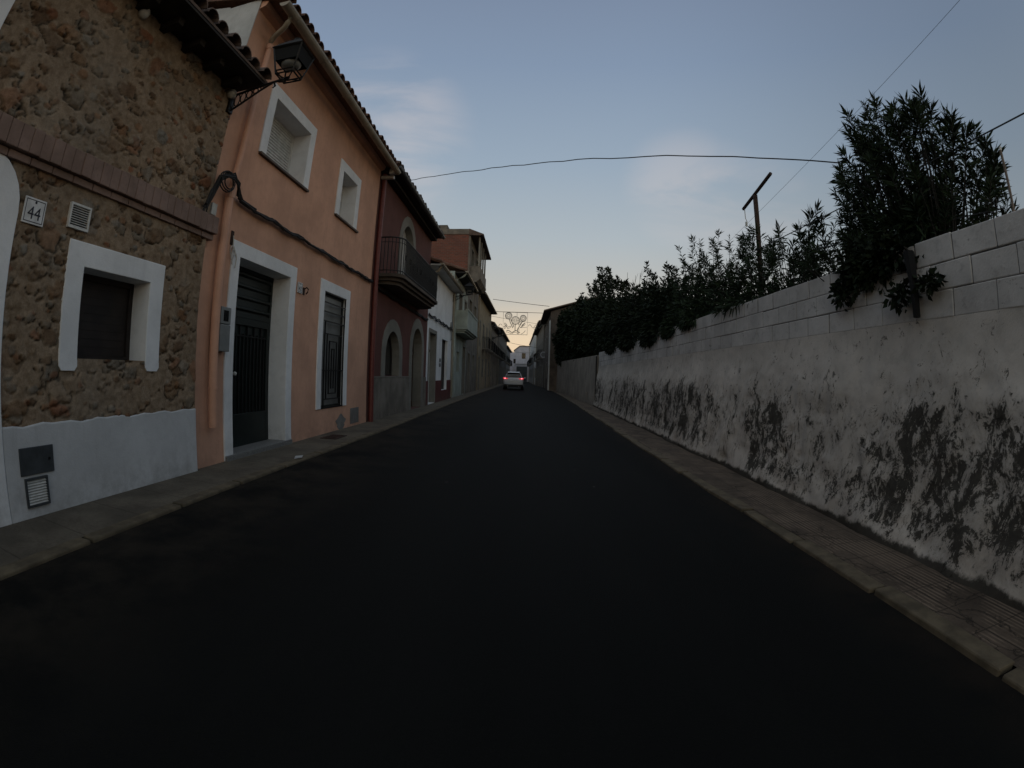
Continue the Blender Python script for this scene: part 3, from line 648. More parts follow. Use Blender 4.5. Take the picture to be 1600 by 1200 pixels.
def text(parent, s, size, loc, mat='ink', rot=(PI / 2, 0, PI / 2), ext=0.001):
    c = bpy.data.curves.new('numerals', 'FONT'); c.body = s; c.size = size; c.align_x = 'CENTER'; c.align_y = 'CENTER'; c.extrude = ext; c.materials.append(M[mat])
    o = bpy.data.objects.new('numerals', c); col.objects.link(o); bpy.context.view_layer.update()
    me = bpy.data.meshes.new_from_object(o.evaluated_get(bpy.context.evaluated_depsgraph_get())); bpy.data.objects.remove(o)
    o = bpy.data.objects.new('numerals', me); col.objects.link(o); o.parent = parent; o.location = loc; o.rotation_euler = rot; return o
def plaque(loc, wd, ht, s, label, size):
    T = empty('house_number_plaque', loc, 0, label, 'sign')
    mb = MB(); mb.box(0.0, 0.014, -wd / 2, wd / 2, -ht / 2, ht / 2); mb.build('tile', 'white', T, bevel=0.003)
    mb = MB(); b = 0.014
    mb.ring(rect(-wd / 2 + b, wd / 2 - b, -ht / 2 + b, ht / 2 - b), rect(-wd / 2 + b + .006, wd / 2 - b - .006, -ht / 2 + b + .006, ht / 2 - b - .006), 0.010, 0.0155, True); mb.build('border', 'ink', T)
    text(T, s, size, (0.016, 0, -ht * 0.10))
    mb = MB(); mb.lathe([(0.0, 0), (0.012, .001), (0.0, .0015)], (0, 0, 0), 8); k = mb.build('emblem', 'ink', T); k.rotation_euler = (0, PI / 2, 0); k.location = (0.0155, 0, ht * 0.34)
    return T
plaque((-3.71 + 0.062, 2.035, 2.38), 0.225, 0.20, '44', 'white tile plaque reading 44 on the rubble-stone wall', 0.14)

# ---- orange house 42
OX, OY = -3.71, 4.43
H = House('orange_house', 'two-storey orange rendered house number 42 with white window surrounds', (OX, OY), (OX, 10.60), 6.25, wall='orange')
o_ = lambda y: y - OY
D = H.opening(o_(5.24), o_(6.69), 0.10, 2.67, 'door', bw=0.195, depth=0.30, fill='green_metal', frame='green_metal')
leaf = [c for c in D.children if c.name.startswith('leaf')][0]
mb = MB(); x = -0.33
a, b = o_(5.295), o_(6.635)
for z in (2.06, 2.22, 2.38, 2.54): mb.prism([(x + .005, z), (x + .05, z + .02), (x + .05, z + .05), (x + .005, z + .07)], a, b, 'y')
mb.box(x, x + 0.05, a, b, 1.96, 2.03)
lf = [(a, a + 0.32), (a + 0.34, b)]
for (p, q) in lf:
    mb.box(x, x + 0.045, p, p + 0.06, 0.14, 1.96); mb.box(x, x + 0.045, q - 0.06, q, 0.14, 1.96); mb.box(x, x + 0.045, p + .06, q - .06, 0.14, 0.62); mb.box(x, x + 0.045, p + .06, q - .06, 1.86, 1.96)
mb.build('door_rails', 'green_metal', D, bevel=0.004)
mb = MB()
for (p, q) in lf:
    n = 3 if q - p < 0.5 else 9
    for k in range(n): yy_ = p + 0.06 + (q - p - 0.12) * (k + 0.5) / n; mb.box(x + 0.008, x + 0.032, yy_ - 0.008, yy_ + 0.008, 0.62, 1.86 if k % 2 else 1.74)
    mb.box(x + 0.008, x + 0.032, p + .06, q - .06, 1.70, 1.72)
mb.build('door_bars', 'black_metal', D)
mb = MB(); mb.lathe([(0.0, -.03), (0.024, -.022), (0.03, 0), (0.024, .022), (0, .03)], (x + 0.08, lf[1][0] + 0.03, 1.18), 10); mb.build('handle', 'pale', D, smooth=True)
mb = MB(); mb.box(-0.34, 0.045, o_(5.05), o_(6.88), 0.06, 0.165); mb.build('doorstep', 'granite', H.T, bevel=0.006)
# ground-floor window behind a grille
W_ = H.opening(o_(8.04), o_(9.11), 0.56, 2.69, 'plainwindow', bw=0.20, depth=0.045, fill='grey_glass', frame='green_metal', name='window')
mb = MB(); a, b, z0, z1 = o_(8.05), o_(9.10), 0.57, 2.68; x = 0.0; t = 0.011
def bar(y0_, za, y1_, zb): 
    mb.box(x - t, x + t, min(y0_, y1_) - t, max(y0_, y1_) + t, min(za, zb) - t, max(za, zb) + t)
bar(a, z0, a, z1); bar(b, z0, b, z1); bar(a, z0, b, z0); bar(a, z1, b, z1)
for z in (2.50, 2.33, 2.16): bar(a, z, b, z)
ia, ib, iz0, iz1 = a + 0.12, b - 0.12, z0 + 0.16, 2.06
bar(ia, iz0, ia, 2.16); bar(ib, iz0, ib, 2.16); bar(ia, iz0, ib, iz0); bar(ia, 1.93, ib, 1.93)
bar(ia, iz0 + .001, ia, z0); bar(ib, iz0 + .001, ib, z0)
n = 7
for k in range(1, n):
    yk = ia + (ib - ia) * k / n; top = 1.93 if k in (1, 6) else (1.80 if k in (2, 5) else 1.66); bot = iz0 if k in (1, 6) else (iz0 + .10 if k in (2, 5) else iz0 + .2)
    bar(yk, bot, yk, top)
c = (ia + ib) / 2
bar(ia + (ib - ia) * 2 / n, 1.80, c - .02, 1.80); bar(c + .02, 1.80, ia + (ib - ia) * 5 / n, 1.80); bar(ia + (ib - ia) * 3 / n, 1.66, ia + (ib - ia) * 4 / n, 1.66)
bar(ia + (ib - ia) * 2 / n, iz0 + .1, ia + (ib - ia) * 5 / n, iz0 + .1); bar(a, 1.26, b, 1.26)
mb.build('grille', 'black_metal', W_)
# upper windows
W_ = H.opening(o_(5.49), o_(6.74), 4.20, 5.17, 'shutter', bw=0.195, depth=0.30, fill='slat', frame='slat', name='window')
mb = MB(); mb.box(-0.32, 0.05, o_(5.31), o_(6.92), 4.165, 4.20); mb.build('sill', 'brown_wood', W_)
W_ = H.opening(o_(8.35), o_(9.15), 4.20, 5.16, 'shutter', bw=0.20, depth=0.30, fill='slat', frame='slat', name='window')
mb = MB(); mb.box(-0.32, 0.05, o_(8.16), o_(9.40), 4.165, 4.20); mb.build('sill', 'brown_wood', W_)
H.close()
# pale left gable end rising over the stone house's roof
mb = MB(); mb.box(-0.55, -0.001, -0.012, -0.001, 4.2, 6.30); mb.add([(-0.55, -0.006, 4.4), (-4.0, -0.006, 4.4), (-4.0, -0.006, 7.2), (-0.55, -0.006, 6.33)], [(0, 1, 2, 3)])
mb.build('gable_wall', 'offwhite', H.T, fixn=False)
mb = MB(); mb.prism([(0.004, 6.12), (0.09, 6.16), (0.12, 6.22), (0.12, 6.26), (0.004, 6.26)], 0.004, 6.16, 'y'); mb.build('cornice', 'orange', H.T)
roof_tiles(H.T, -0.06, 6.19, 0.47, 6.17, R(17), 4.3, 'tile', pitch=0.235, r=0.098, rows=3, seed=8)
mb = MB(); mb.box(0.0, 0.40, 0.0, 6.16, 6.262, 6.285); mb.build('soffit', 'eavewood', H.T) if False else None
gutter(H.T, -0.05, 6.17, 0.44, 6.075, 0.078, 'cream')
mb = MB(); mb.tube([(0.42, o_(4.66), 6.02), (0.40, o_(4.66), 5.92), (0.34, o_(4.70), 5.86), (0.15, o_(4.80), 5.83), (0.08, o_(4.84), 5.78), (0.075, o_(4.86), 5.66)], 0.042, 10); mb.build('gutter_elbow', 'cream', H.T, smooth=True)
mb = MB(); mb.tube([(0.075, o_(4.86), 5.68), (0.075, o_(4.85), 5.0), (0.07, o_(4.82), 3.9), (0.07, o_(4.74), 3.34)], 0.042, 10); mb.tube([(0.075, o_(4.86), 5.64), (0.075, o_(4.86), 5.72)], 0.052, 10)
mb.tube([(0.08, o_(4.73), 3.42), (0.08, o_(4.73), 3.30)], 0.062, 12); mb.tube([(0.08, o_(4.73), 3.35), (0.08, o_(4.73), 0.56)], 0.055, 12); mb.tube([(0.08, o_(4.73), 1.0), (0.08, o_(4.73), 1.03)], 0.06, 12)
mb.build('downpipe', 'orange_pipe', H.T, smooth=False)
mb = MB(); mb.add([(0.006, o_(9.04) + 0.24 * (1 + .18 * math.sin(5 * t) + .1 * math.sin(9 * t)) * math.cos(t), 0.24 + 0.15 * (1 + .15 * math.cos(4 * t)) * math.sin(t)) for t in (2 * PI * k / 24 for k in range(24))], [tuple(range(24))]); mb.build('broken_patch', 'grey', H.T, fixn=False)
mb = MB(); mb.box(-0.01, 0.008, o_(9.57), o_(10.08), 0.15, 0.48); mb.build('cement_patch', 'grey', H.T)
mb = MB()
for k in range(3): mb.tube([(0.03 + .012 * k, o_(5.02) + 0.05 * math.cos(t) + 0.015 * k, 2.70 + 0.07 * math.sin(t * (1 + .1 * k)) - .05 * k) for t in (0.5 * j for j in range(9))], 0.007, 5)
mb.tube([(0.02, o_(5.02), 2.9), (0.03, o_(5.03), 2.75), (0.05, o_(5.1), 2.62), (0.04, o_(5.1), 2.5)], 0.008, 5); mb.build('loose_wire', 'pale', H.T)
mb = MB(); mb.box(0, 0.012, o_(4.98), o_(5.04), 2.78, 2.96); mb.build('rusty_bracket', 'rust', H.T)
plaque((-3.70, 7.025, 2.57), 0.17, 0.17, '42', 'small white tile plaque reading 42 beside the dark green door', 0.10)
T = empty('iron_hook', (-3.71, 7.19, 2.52), 0, 'small rusty iron hook lamp next to the number 42 plaque', 'hook')
mb = MB(); mb.tube([(0, 0, 0.05), (0.06, 0, 0.08), (0.09, 0, 0.05), (0.08, 0.0, 0.0), (0.05, 0.0, -.03)], 0.012, 6); mb.build('hook', 'rust', T); mb = MB(); mb.box(0, 0.012, -.03, .03, -.04, .08); mb.build('plate', 'rust', T)
T = empty('meter_box', (-3.71, 4.80, 1.45), 0, 'grey plastic meter box on the orange wall beside the front door', 'meter box')
mb = MB(); mb.box(0, 0.11, 0, 0.215, 0, 0.32); mb.build('lower_cover', 'greybox', T, bevel=0.008); mb = MB(); mb.box(0, 0.11, 0, 0.215, 0.325, 0.53); mb.build('upper_cover', 'greybox', T, bevel=0.008)
mb = MB(); mb.box(0.10, 0.113, 0.055, 0.16, 0.36, 0.49); mb.build('window', 'dark_glass', T)

# ---- cable bundles along the facades
def wob(p, q, n, a, seed):
    r_ = random.Random(seed); p, q = Vector(p), Vector(q); out_ = []
    for i in range(n + 1):
        t = i / n; s_ = math.sin(PI * (t * 6 % 1)) * a; out_.append(p.lerp(q, t) + Vector((r_.uniform(-.3, .3) * a, 0, -s_ + r_.uniform(-.4, .4) * a)))
    return out_
T = empty('facade_cable', (-3.71, 4.43, 0), 0, 'black cable bundle looping over the downpipe and running along the orange facade', 'cable')
mb = MB()
for k in range(6): mb.tube(wob((0.03 + .010 * k, 0.55, 3.39 - .010 * k), (0.03 + .008 * k, 6.14, 3.37 - .022 * (k % 3)), 44, 0.030, k), [.010, .014, .017][k % 3], 5)
mb.build('bundle', 'cable', T)
mb = MB()
rc_ = random.Random(91)
for k in range(8):
    J = lambda a: rc_.uniform(-a, a)
    mb.tube([(.10 + J(.02), -.16 + J(.03), 3.02 + J(.06)), (.12 + J(.02), -.10 + J(.04), 3.22 + J(.05)), (.14 + J(.03), -.03 + J(.05), 3.42 + J(.04)), (.16 + J(.02), .09 + J(.04), 3.52 + J(.04)), (.165, .22 + J(.03), 3.54 + J(.05)), (.155, .34 + J(.04), 3.47 + J(.05)), (.11 + J(.02), .44 + J(.04), 3.39 + J(.03)), (.06 + J(.01), .62 + J(.05), 3.365 + J(.02)), (.04, 1.0, 3.36 + J(.02))], rc_.choice([.009, .012, .015]), 6)
for k in range(3):
    r0 = rc_.uniform(.07, .13); cy0 = rc_.uniform(.08, .2); mb.tube([(.13 + .02 * k, cy0 + r0 * 1.2 * math.cos(t), 3.44 + r0 * math.sin(t)) for t in (2 * PI * q / 14 for q in range(14))], .009, 5, closed=True)
mb.build('coil', 'cable', T)
mb = MB(); mb.box(0.0, 0.05, 0.02, 0.12, 3.02, 3.16); mb.build('clamp', 'pale', T)

# ---- maroon house
MX, MY = -3.71, 10.605
H = House('maroon_house', 'dark maroon rendered house with arched openings and an iron balcony', (MX, MY), (MX - 0.0, 17.0), 6.35, wall='maroon')
o_ = lambda y: y - MY
H.opening(o_(11.97), o_(13.32), 1.15, 2.36, 'plainwindow', sur='surround', bw=0.33, depth=0.2, arched=True, fill='dark_glass', name='window')
D = H.opening(o_(14.84), o_(16.2), 0.10, 2.72, 'door', sur='surround', bw=0.33, depth=0.28, arched=True, fill='brown_wood', frame='brown_wood')
mb = MB(); mb.box(-0.31, -0.26, o_(14.9), o_(16.15), 1.88, 1.98); mb.box(-0.31, -0.265, o_(15.49), o_(15.55), 0.12, 2.6)
for a in (14.95, 15.6): mb.box(-0.31, -0.268, o_(a), o_(a) + .5, 0.3, 0.95); mb.box(-0.31, -0.268, o_(a), o_(a) + .5, 1.1, 1.75)
mb.build('panelling', 'brown_wood', D)
W_ = H.opening(o_(13.0), o_(14.38), 3.66, 5.62, 'shutter', sur='surround', bw=0.30, depth=0.2, arched=True, fill='slat', frame='slat', name='balcony_door')
H.close()
for a_, b_ in ((10.9, 14.5), (16.54, 16.98)): mb = MB(); mb.box(-0.01, 0.025, o_(a_), o_(b_), 0.05, 1.12); mb.build('plinth', 'cement', H.T)
mb = MB(); mb.box(-0.01, 0.035, o_(10.9), o_(14.5), 1.122, 1.15); mb.build('plinth_moulding', 'surround', H.T)
roof_tiles(H.T, 0.0, 6.38, 0.43, 6.32, R(17), 4.2, 'tile_grey', pitch=0.235, r=0.095, rows=2, seed=9)
mb = MB(); mb.box(0.0, 0.38, 0.0, 6.37, 6.20, 6.255); mb.box(0.0, 0.2, 0.0, 6.37, 6.10, 6.198); mb.build('eave', 'eavewood', H.T)
gutter(H.T, 0.02, 6.42, 0.43, 6.26, 0.075, 'darkgrey')
mb = MB(); mb.box(0.22, 0.40, -0.005, 0.09, 6.05, 6.19); mb.box(0.02, 0.34, 0.0, 0.10, 5.93, 6.0); mb.build('beam_end', 'pale', H.T)
downpipe(H.T, 0.07, o_(10.74), 0.1, 6.1, 0.06, 'maroon_pipe')
# balcony
BA = H.T; by0, by1, bx = o_(10.9), o_(15.65), 0.62
def bow(off=0.0, z=0.0, n=8):
    r_ = 0.35; P_ = [(0.0, by0 + 0.0 - off)]
    for i in range(n + 1): t = PI / 2 * i / n; P_.append((bx + off - r_ + r_ * math.sin(t), by0 - off + r_ - r_ * math.cos(t)))
    for i in range(n + 1): t = PI / 2 * i / n; P_.append((bx + off - r_ + r_ * math.cos(t), by1 + off - r_ + r_ * math.sin(t)))
    P_.append((0.0, by1 + off)); return P_
mb = MB(); mb.prism(bow(0.04), 3.52, 3.60, 'z'); mb.prism(bow(-0.04), 3.44, 3.517, 'z'); mb.prism(bow(-0.12), 3.36, 3.437, 'z'); Bl = mb.build('balcony', 'dark_cement', H.T)
mb = MB(); pth = bow(0.0)
def resample(P_, step):
    P_ = [Vector((p[0], p[1], 0)) for p in P_]; o = [P_[0]]; acc = 0
    for a, b in zip(P_, P_[1:]):
        l = (b - a).length; t = step - acc
        while t < l: o.append(a.lerp(b, t / l)); t += step
        acc = l - (t - step)
    return o
mb.tube([(p[0], p[1], 4.50) for p in pth], 0.018, 6); mb.tube([(p[0], p[1], 3.68) for p in pth], 0.012, 6); mb.tube([(p[0], p[1], 4.38) for p in pth], 0.008, 5)
for i, p in enumerate(resample(pth, 0.09)): mb.tube([(p.x, p.y, 3.6), (p.x + .05 * math.sin(i * 0), p.y, 4.5)], 0.011, 5)
for p in resample(pth, 0.42):
    mb.tube([(p.x + .02, p.y + 0.06 * math.cos(t), 4.05 + 0.09 * math.sin(t)) for t in (2 * PI * k / 10 for k in range(11))], 0.006, 4)
mb.build('railing', 'black_metal', Bl)

# ---- foliage helper
def leafmesh(name, mat, P, D, Lr, Wr, parent=None, seed=1, curl=0.25):
    """P base points, D unit directions, Lr lengths, Wr widths: each leaf is a folded lance of four faces"""
    g = np.random.default_rng(seed); n = len(P); D = D / np.linalg.norm(D, axis=1)[:, None]
    rv = g.normal(size=(n, 3)); S = np.cross(D, rv); S /= np.linalg.norm(S, axis=1)[:, None]; Nn = np.cross(S, D)
    L_, W2 = Lr[:, None], Wr[:, None] / 2; dr = np.array([0, 0, -1.0]) * curl
    b = P; m1 = P + D * L_ * 0.45 + dr * L_ * 0.08; tip = P + D * L_ + dr * L_ * 0.5
    V = np.stack([b, m1 + S * W2 + Nn * W2 * .35, m1, m1 - S * W2 + Nn * W2 * .35, tip], 1).reshape(-1, 3)
    k = np.arange(n)[:, None] * 5; F = np.concatenate([k + [0, 1, 2], k + [0, 2, 3], k + [1, 4, 2], k + [2, 4, 3]], 0)
    me = bpy.data.meshes.new(name); me.vertices.add(len(V)); me.vertices.foreach_set('co', V.astype('f').ravel())
    me.loops.add(F.size); me.loops.foreach_set('vertex_index', F.astype('i').ravel()); me.polygons.add(len(F)); me.polygons.foreach_set('loop_start', np.arange(0, F.size, 3, dtype='i')); me.polygons.foreach_set('loop_total', np.full(len(F), 3, 'i'))
    me.update(); me.validate(); me.materials.append(M[mat]); o = bpy.data.objects.new(name, me); col.objects.link(o)
    if parent: o.parent = parent
    return o
def shrub(name, label, cat, base, tips, seed, leaf=(0.13, 0.02), per=46, span=0.5, mat='leaf', group=None, stem_r=0.012, spread=0.3, fill=0, over=()):
    """each tip is a shoot: stem from a base, whorls of leaves along its last stretch"""
    g = np.random.default_rng(seed); T = empty(name, tuple(base), 0, label, cat, group); B = np.array(base, float); mb = MB(); PP, DD, LL = [], [], []
    for t in tips:
        t = np.array(t, float); b0 = B + np.array([g.normal(0, spread * .35), g.normal(0, spread), 0]); b0[0] = max(b0[0], 3.3) if B[0] > 3.2 else b0[0]
        out_ = t - b0; ctrl = b0 + out_ * np.array([0.35, 0.35, 0.6]) + g.normal(0, .06, 3); s_ = np.linspace(0, 1, 9)[:, None]
        C = (1 - s_) ** 2 * b0 + 2 * s_ * (1 - s_) * ctrl + s_ ** 2 * t; ln = np.linalg.norm(np.diff(C, axis=0), axis=1).sum()
        mb.tube([tuple(p - B) for p in C], [stem_r * (1 - .75 * i / 8) for i in range(9)], 4, cap=False)
        s0 = max(0.15, 1 - span / max(ln, .01)); n = int(per * g.uniform(0.8, 1.2)); u = s0 + (1 - s0) * np.sqrt(g.random(n)); u = u[:, None]
        p = (1 - u) ** 2 * b0 + 2 * u * (1 - u) * ctrl + u ** 2 * t; d = 2 * (1 - u) * (ctrl - b0) + 2 * u * (t - ctrl); d /= np.linalg.norm(d, axis=1)[:, None]
        rv = g.normal(size=(n, 3)); sd_ = rv - (rv * d).sum(1)[:, None] * d; sd_ /= np.linalg.norm(sd_, axis=1)[:, None]
        an = np.radians(g.uniform(58, 88, n) - 42 * ((u[:, 0] - s0) / (1 - s0)) ** 2)[:, None]
        PP.append(p); DD.append(d * np.cos(an) + sd_ * np.sin(an)); LL.append(g.uniform(0.55, 1.15, n) * leaf[0] * g.uniform(0.75, 1.15))
    if fill:
        for (c, r_, n) in fill:
            q = g.normal(size=(n, 3)); q /= np.linalg.norm(q, axis=1)[:, None]; rad = g.random(n) ** 0.45
            lump = 1 + 0.28 * np.sin(q[:, 0] * 7 + c[0] * 3) * np.sin(q[:, 1] * 6 + c[1]) + 0.15 * np.sin(q[:, 2] * 11)
            p = np.array(c) + q * (rad * lump)[:, None] * np.array(r_); dv = q + g.normal(0, .6, (n, 3)); PP.append(p); DD.append(dv / np.linalg.norm(dv, axis=1)[:, None]); LL.append(g.uniform(.6, 1.2, n) * leaf[0])
    P_ = np.concatenate(PP) - B; D_ = np.concatenate(DD); L_ = np.concatenate(LL)
    if B[0] > 3.2:      # nothing grows through the wall; what hangs over it is given in 'over'
        k_ = ~((P_[:, 0] + B[0] < 3.14) & (P_[:, 2] + B[2] < 2.42)); P_, D_, L_ = P_[k_], D_[k_], L_[k_]
    for (c, r_, n) in over:
        q = g.normal(size=(n, 3)); q /= np.linalg.norm(q, axis=1)[:, None]; p = np.array(c) + q * (g.random(n) ** .4)[:, None] * np.array(r_); p[:, 0] = np.where(p[:, 2] < 2.36, np.minimum(p[:, 0], 2.90), p[:, 0])
        P_ = np.concatenate([P_, p - B]); D_ = np.concatenate([D_, q + g.normal(0, .5, (n, 3)) + [-.2, 0, -.3]]); L_ = np.concatenate([L_, g.uniform(.6, 1.1, n) * leaf[0]])
    leafmesh('foliage', mat, P_, D_, L_, L_ * (leaf[1] / leaf[0]), T, seed); mb.build('stems', 'bark', T, fixn=False)
    return T
# potted plants on the balcony
for i, (yy_, hh) in enumerate(((13.2, 0.55), (14.2, 0.75), (14.9, 0.5))):
    g = random.Random(i); tips = [(-3.35 + g.uniform(-.2, .18), yy_ + g.uniform(-.3, .3), 3.85 + hh * g.uniform(.4, 1)) for _ in range(22)]
    lab = ['low', 'tallest', 'farthest'][i]
    T = shrub('potted_plant', {0: 'low leafy pot plant behind the balcony railing, nearest the balcony corner', 1: 'tallest leafy pot plant in front of the arched balcony door', 2: 'leafy pot plant at the far end of the iron balcony'}[i], 'plant', (-3.35, yy_, 3.85), tips, 40 + i, (0.10, 0.035), 16, .3, 'leaf2', 'pot plants on the balcony', spread=.04)
    mb = MB(); mb.lathe([(0.09, -0.245), (0.13, 0.0), (0.14, 0.0), (0.14, 0.02), (0.11, 0.02)], (0, 0, 0), 12); mb.build('pot', 'tile', T)

# ---- white house
H = House('white_house', 'low white house with a dark maroon plinth between the maroon and grey-green houses', (-3.73, 17.005), (-3.80, 23.2), 5.25, wall='white')
o_ = lambda y: y - 17.005
D = H.opening(o_(17.55), o_(18.85), 0.10, 2.80, 'door', sur='surround', bw=0.14, depth=0.22, fill='offwhite', frame='slat')
mb = MB(); mb.box(-0.26, -0.21, o_(17.6), o_(18.8), 2.1, 2.2); mb.build('transom', 'brown_wood', D)
W_ = H.opening(o_(20.34), o_(21.85), 0.56, 2.75, 'window', sur=None, depth=0.12, fill='dark_wood', frame='dark_wood')
H.close()
for poly in ([(18.99, .05), (18.99, .98), (20.33, .98), (20.33, .55), (21.86, .55), (21.86, .98), (23.17, .98), (23.17, .05)], [(17.02, .05), (17.02, .98), (17.4, .98), (17.4, .05)]):
    mb = MB(); mb.prism([(o_(a_), b_) for a_, b_ in poly], -.01, .03); mb.build('plinth', 'maroontile', H.T)
roof_tiles(H.T, 0.0, 6.2, 0.42, 5.32, R(18), 4.0, 'tile', rows=1, seed=19)
gutter(H.T, 0.0, 6.2, 0.44, 5.29, 0.07, 'cream'); mb = MB(); mb.box(0, .4, 0, 6.19, 5.2, 5.262); mb.build('eave', 'offwhite', H.T)
downpipe(H.T, 0.06, o_(22.95), 0.15, 5.2, 0.05, 'cream')
mb = MB(); mb.tube([(0.4, o_(17.2), 5.22), (0.3, o_(17.25), 5.05), (0.08, o_(17.3), 4.95), (0.06, o_(17.3), 4.6)], 0.045, 8); mb.build('gutter_elbow', 'cream', H.T)
for z in (1.62, 1.82):
    T = empty('wall_plate', (-3.765, 19.95, z), 0, 'upper small grey plate on the white wall by the dark window' if z > 1.7 else 'lower small grey plate on the white wall by the dark window', 'plate', 'small plates on the white house')
    mb = MB(); mb.box(0, .02, -.17, .17, -.08, .08); mb.build('panel', 'greybox', T, bevel=.004); mb = MB(); mb.box(.02, .023, -.12, .12, -.02, .02); mb.build('band', 'ink', T)
T = empty('facade_cable', (-3.74, 17.0, 0), 0, 'black cable bundle sagging across the white facade from the maroon house', 'cable')
mb = MB()
for k in range(3): mb.tube(wob((0.06, 0.1, 3.45 - .03 * k), (0.0, 6.1, 3.42 - .03 * k), 24, 0.05, 30 + k), 0.018, 5)
mb.build('bundle', 'cable', T)
T = empty('facade_cable', (-3.71, 10.6, 0), 0, 'black cable bundle on the maroon facade under the balcony', 'cable')
mb = MB()
for k in range(4): mb.tube(wob((0.04 + .01 * k, 0.15, 3.33 - .02 * k), (0.03, 6.3, 3.2 - .02 * k), 30, 0.03, 50 + k), 0.016, 5)
mb.build('bundle', 'cable', T)

# ---- grey-green house
H = House('green_house', 'grey-green house with a solid parapet balcony over its door', (-3.80, 23.21), (-3.88, 29.0), 6.35, wall='green')
o_ = lambda y: y - 23.21
H.opening(o_(24.9), o_(25.95), 1.40, 2.45, 'window', sur=None, depth=0.15, fill='dark_wood', frame='brown_wood')
H.opening(o_(27.4), o_(28.5), 0.10, 2.85, 'door', sur='surround', bw=0.15, depth=0.25, fill='dark_wood')
H.opening(o_(25.2), o_(26.3), 3.62, 5.6, 'shutter', sur='surround', bw=0.14, depth=0.15, fill='brown_wood', frame='brown_wood', name='balcony_door')
H.opening(o_(27.6), o_(28.5), 4.0, 5.5, 'window', sur='surround', bw=0.12, depth=0.15)
H.close()
mb = MB(); b0, b1 = o_(23.7), o_(28.9); mb.box(0, 0.68, b0, b1, 3.50, 3.62); mb.box(0, .6, b0 + .08, b1 - .08, 3.42, 3.498); mb.box(0, .5, b0 + .16, b1 - .16, 3.33, 3.418)
mb.box(0.57, 0.66, b0 + .01, b1 - .01, 3.622, 4.45); mb.box(0.0, 0.568, b0 + .01, b0 + .10, 3.622, 4.45); mb.box(0, 0.568, b1 - .1, b1 - .01, 3.622, 4.45); mb.box(0.55, 0.69, b0 - .01, b1, 4.452, 4.53); mb.build('balcony', 'green', H.T)
roof_tiles(H.T, 0, 5.75, 0.55, 6.38, R(18), 4.0, 'tile', rows=1, seed=23, far=True); gutter(H.T, 0, 5.75, .57, 6.35, .07, 'cream'); mb = MB(); mb.box(0, .5, 0.0, 5.7, 6.24, 6.32); mb.build('eave', 'eavewood', H.T)
mb = MB(); mb.tube([(0.54, .2, 6.28), (.4, .2, 6.1), (.08, .2, 5.95), (.07, .2, 0.2)], 0.05, 8); mb.build('downpipe', 'green', H.T)

# ---- tall brick-sided house
H = House('brick_house', 'tall four-storey house with a bare red brick side wall rising above its neighbours', (-3.88, 29.01), (-3.93, 35.4), 10.35, wall='cement', depth=2.9)
o_ = lambda y: y - 29.01
for a in (29.9, 32.6): H.opening(o_(a), o_(a) + 1.2, 0.1 if a < 30 else 1.1, 2.6, 'door' if a < 30 else 'window', sur='surround', bw=.14, depth=.2, fill='dark_wood')
for z in (4.0, 7.3):
    for a in (29.9, 32.7): H.opening(o_(a), o_(a) + 1.3, z, z + 2.0, 'shutter', sur='surround', bw=.12, depth=.2, fill='slat' if z > 5 else 'brown_wood', frame='brown_wood')
H.close()
mb = MB(); mb.box(-2.9, -0.10, -0.012, -0.001, 5.5, 9.98); mb.build('brick_side', 'brick', H.T)
mb = MB(); mb.box(-3.0, -0.1, -0.05, 6.4, 10.0, 10.34); mb.box(-3.0, -1.5, 0.0, 1.6, 10.36, 10.62); mb.build('parapet', 'cement', H.T)
mb = MB(); mb.prism([(-0.1, 10.351), (0.82, 10.0), (0.82, 9.92), (-0.1, 9.92)], -0.08, 6.5, 'y'); mb.build('roof', 'tile_grey', H.T)
mb = MB(); mb.prism([(0, 6.95), (0.45, 7.0), (0.68, 7.22), (0.68, 7.36), (0, 7.36)], .25, 4.6, 'y'); mb.box(.58, .66, .30, 4.55, 7.362, 8.0); mb.box(0, .578, .30, .38, 7.362, 8.0); Bl = mb.build('balcony', 'cement', H.T)
for a in (.32, 1.5, 2.9, 4.4):
    mb = MB(); mb.box(.50, .60, a, a + .12, 8.003, 9.92); mb.build('balcony_post', 'surround', Bl)
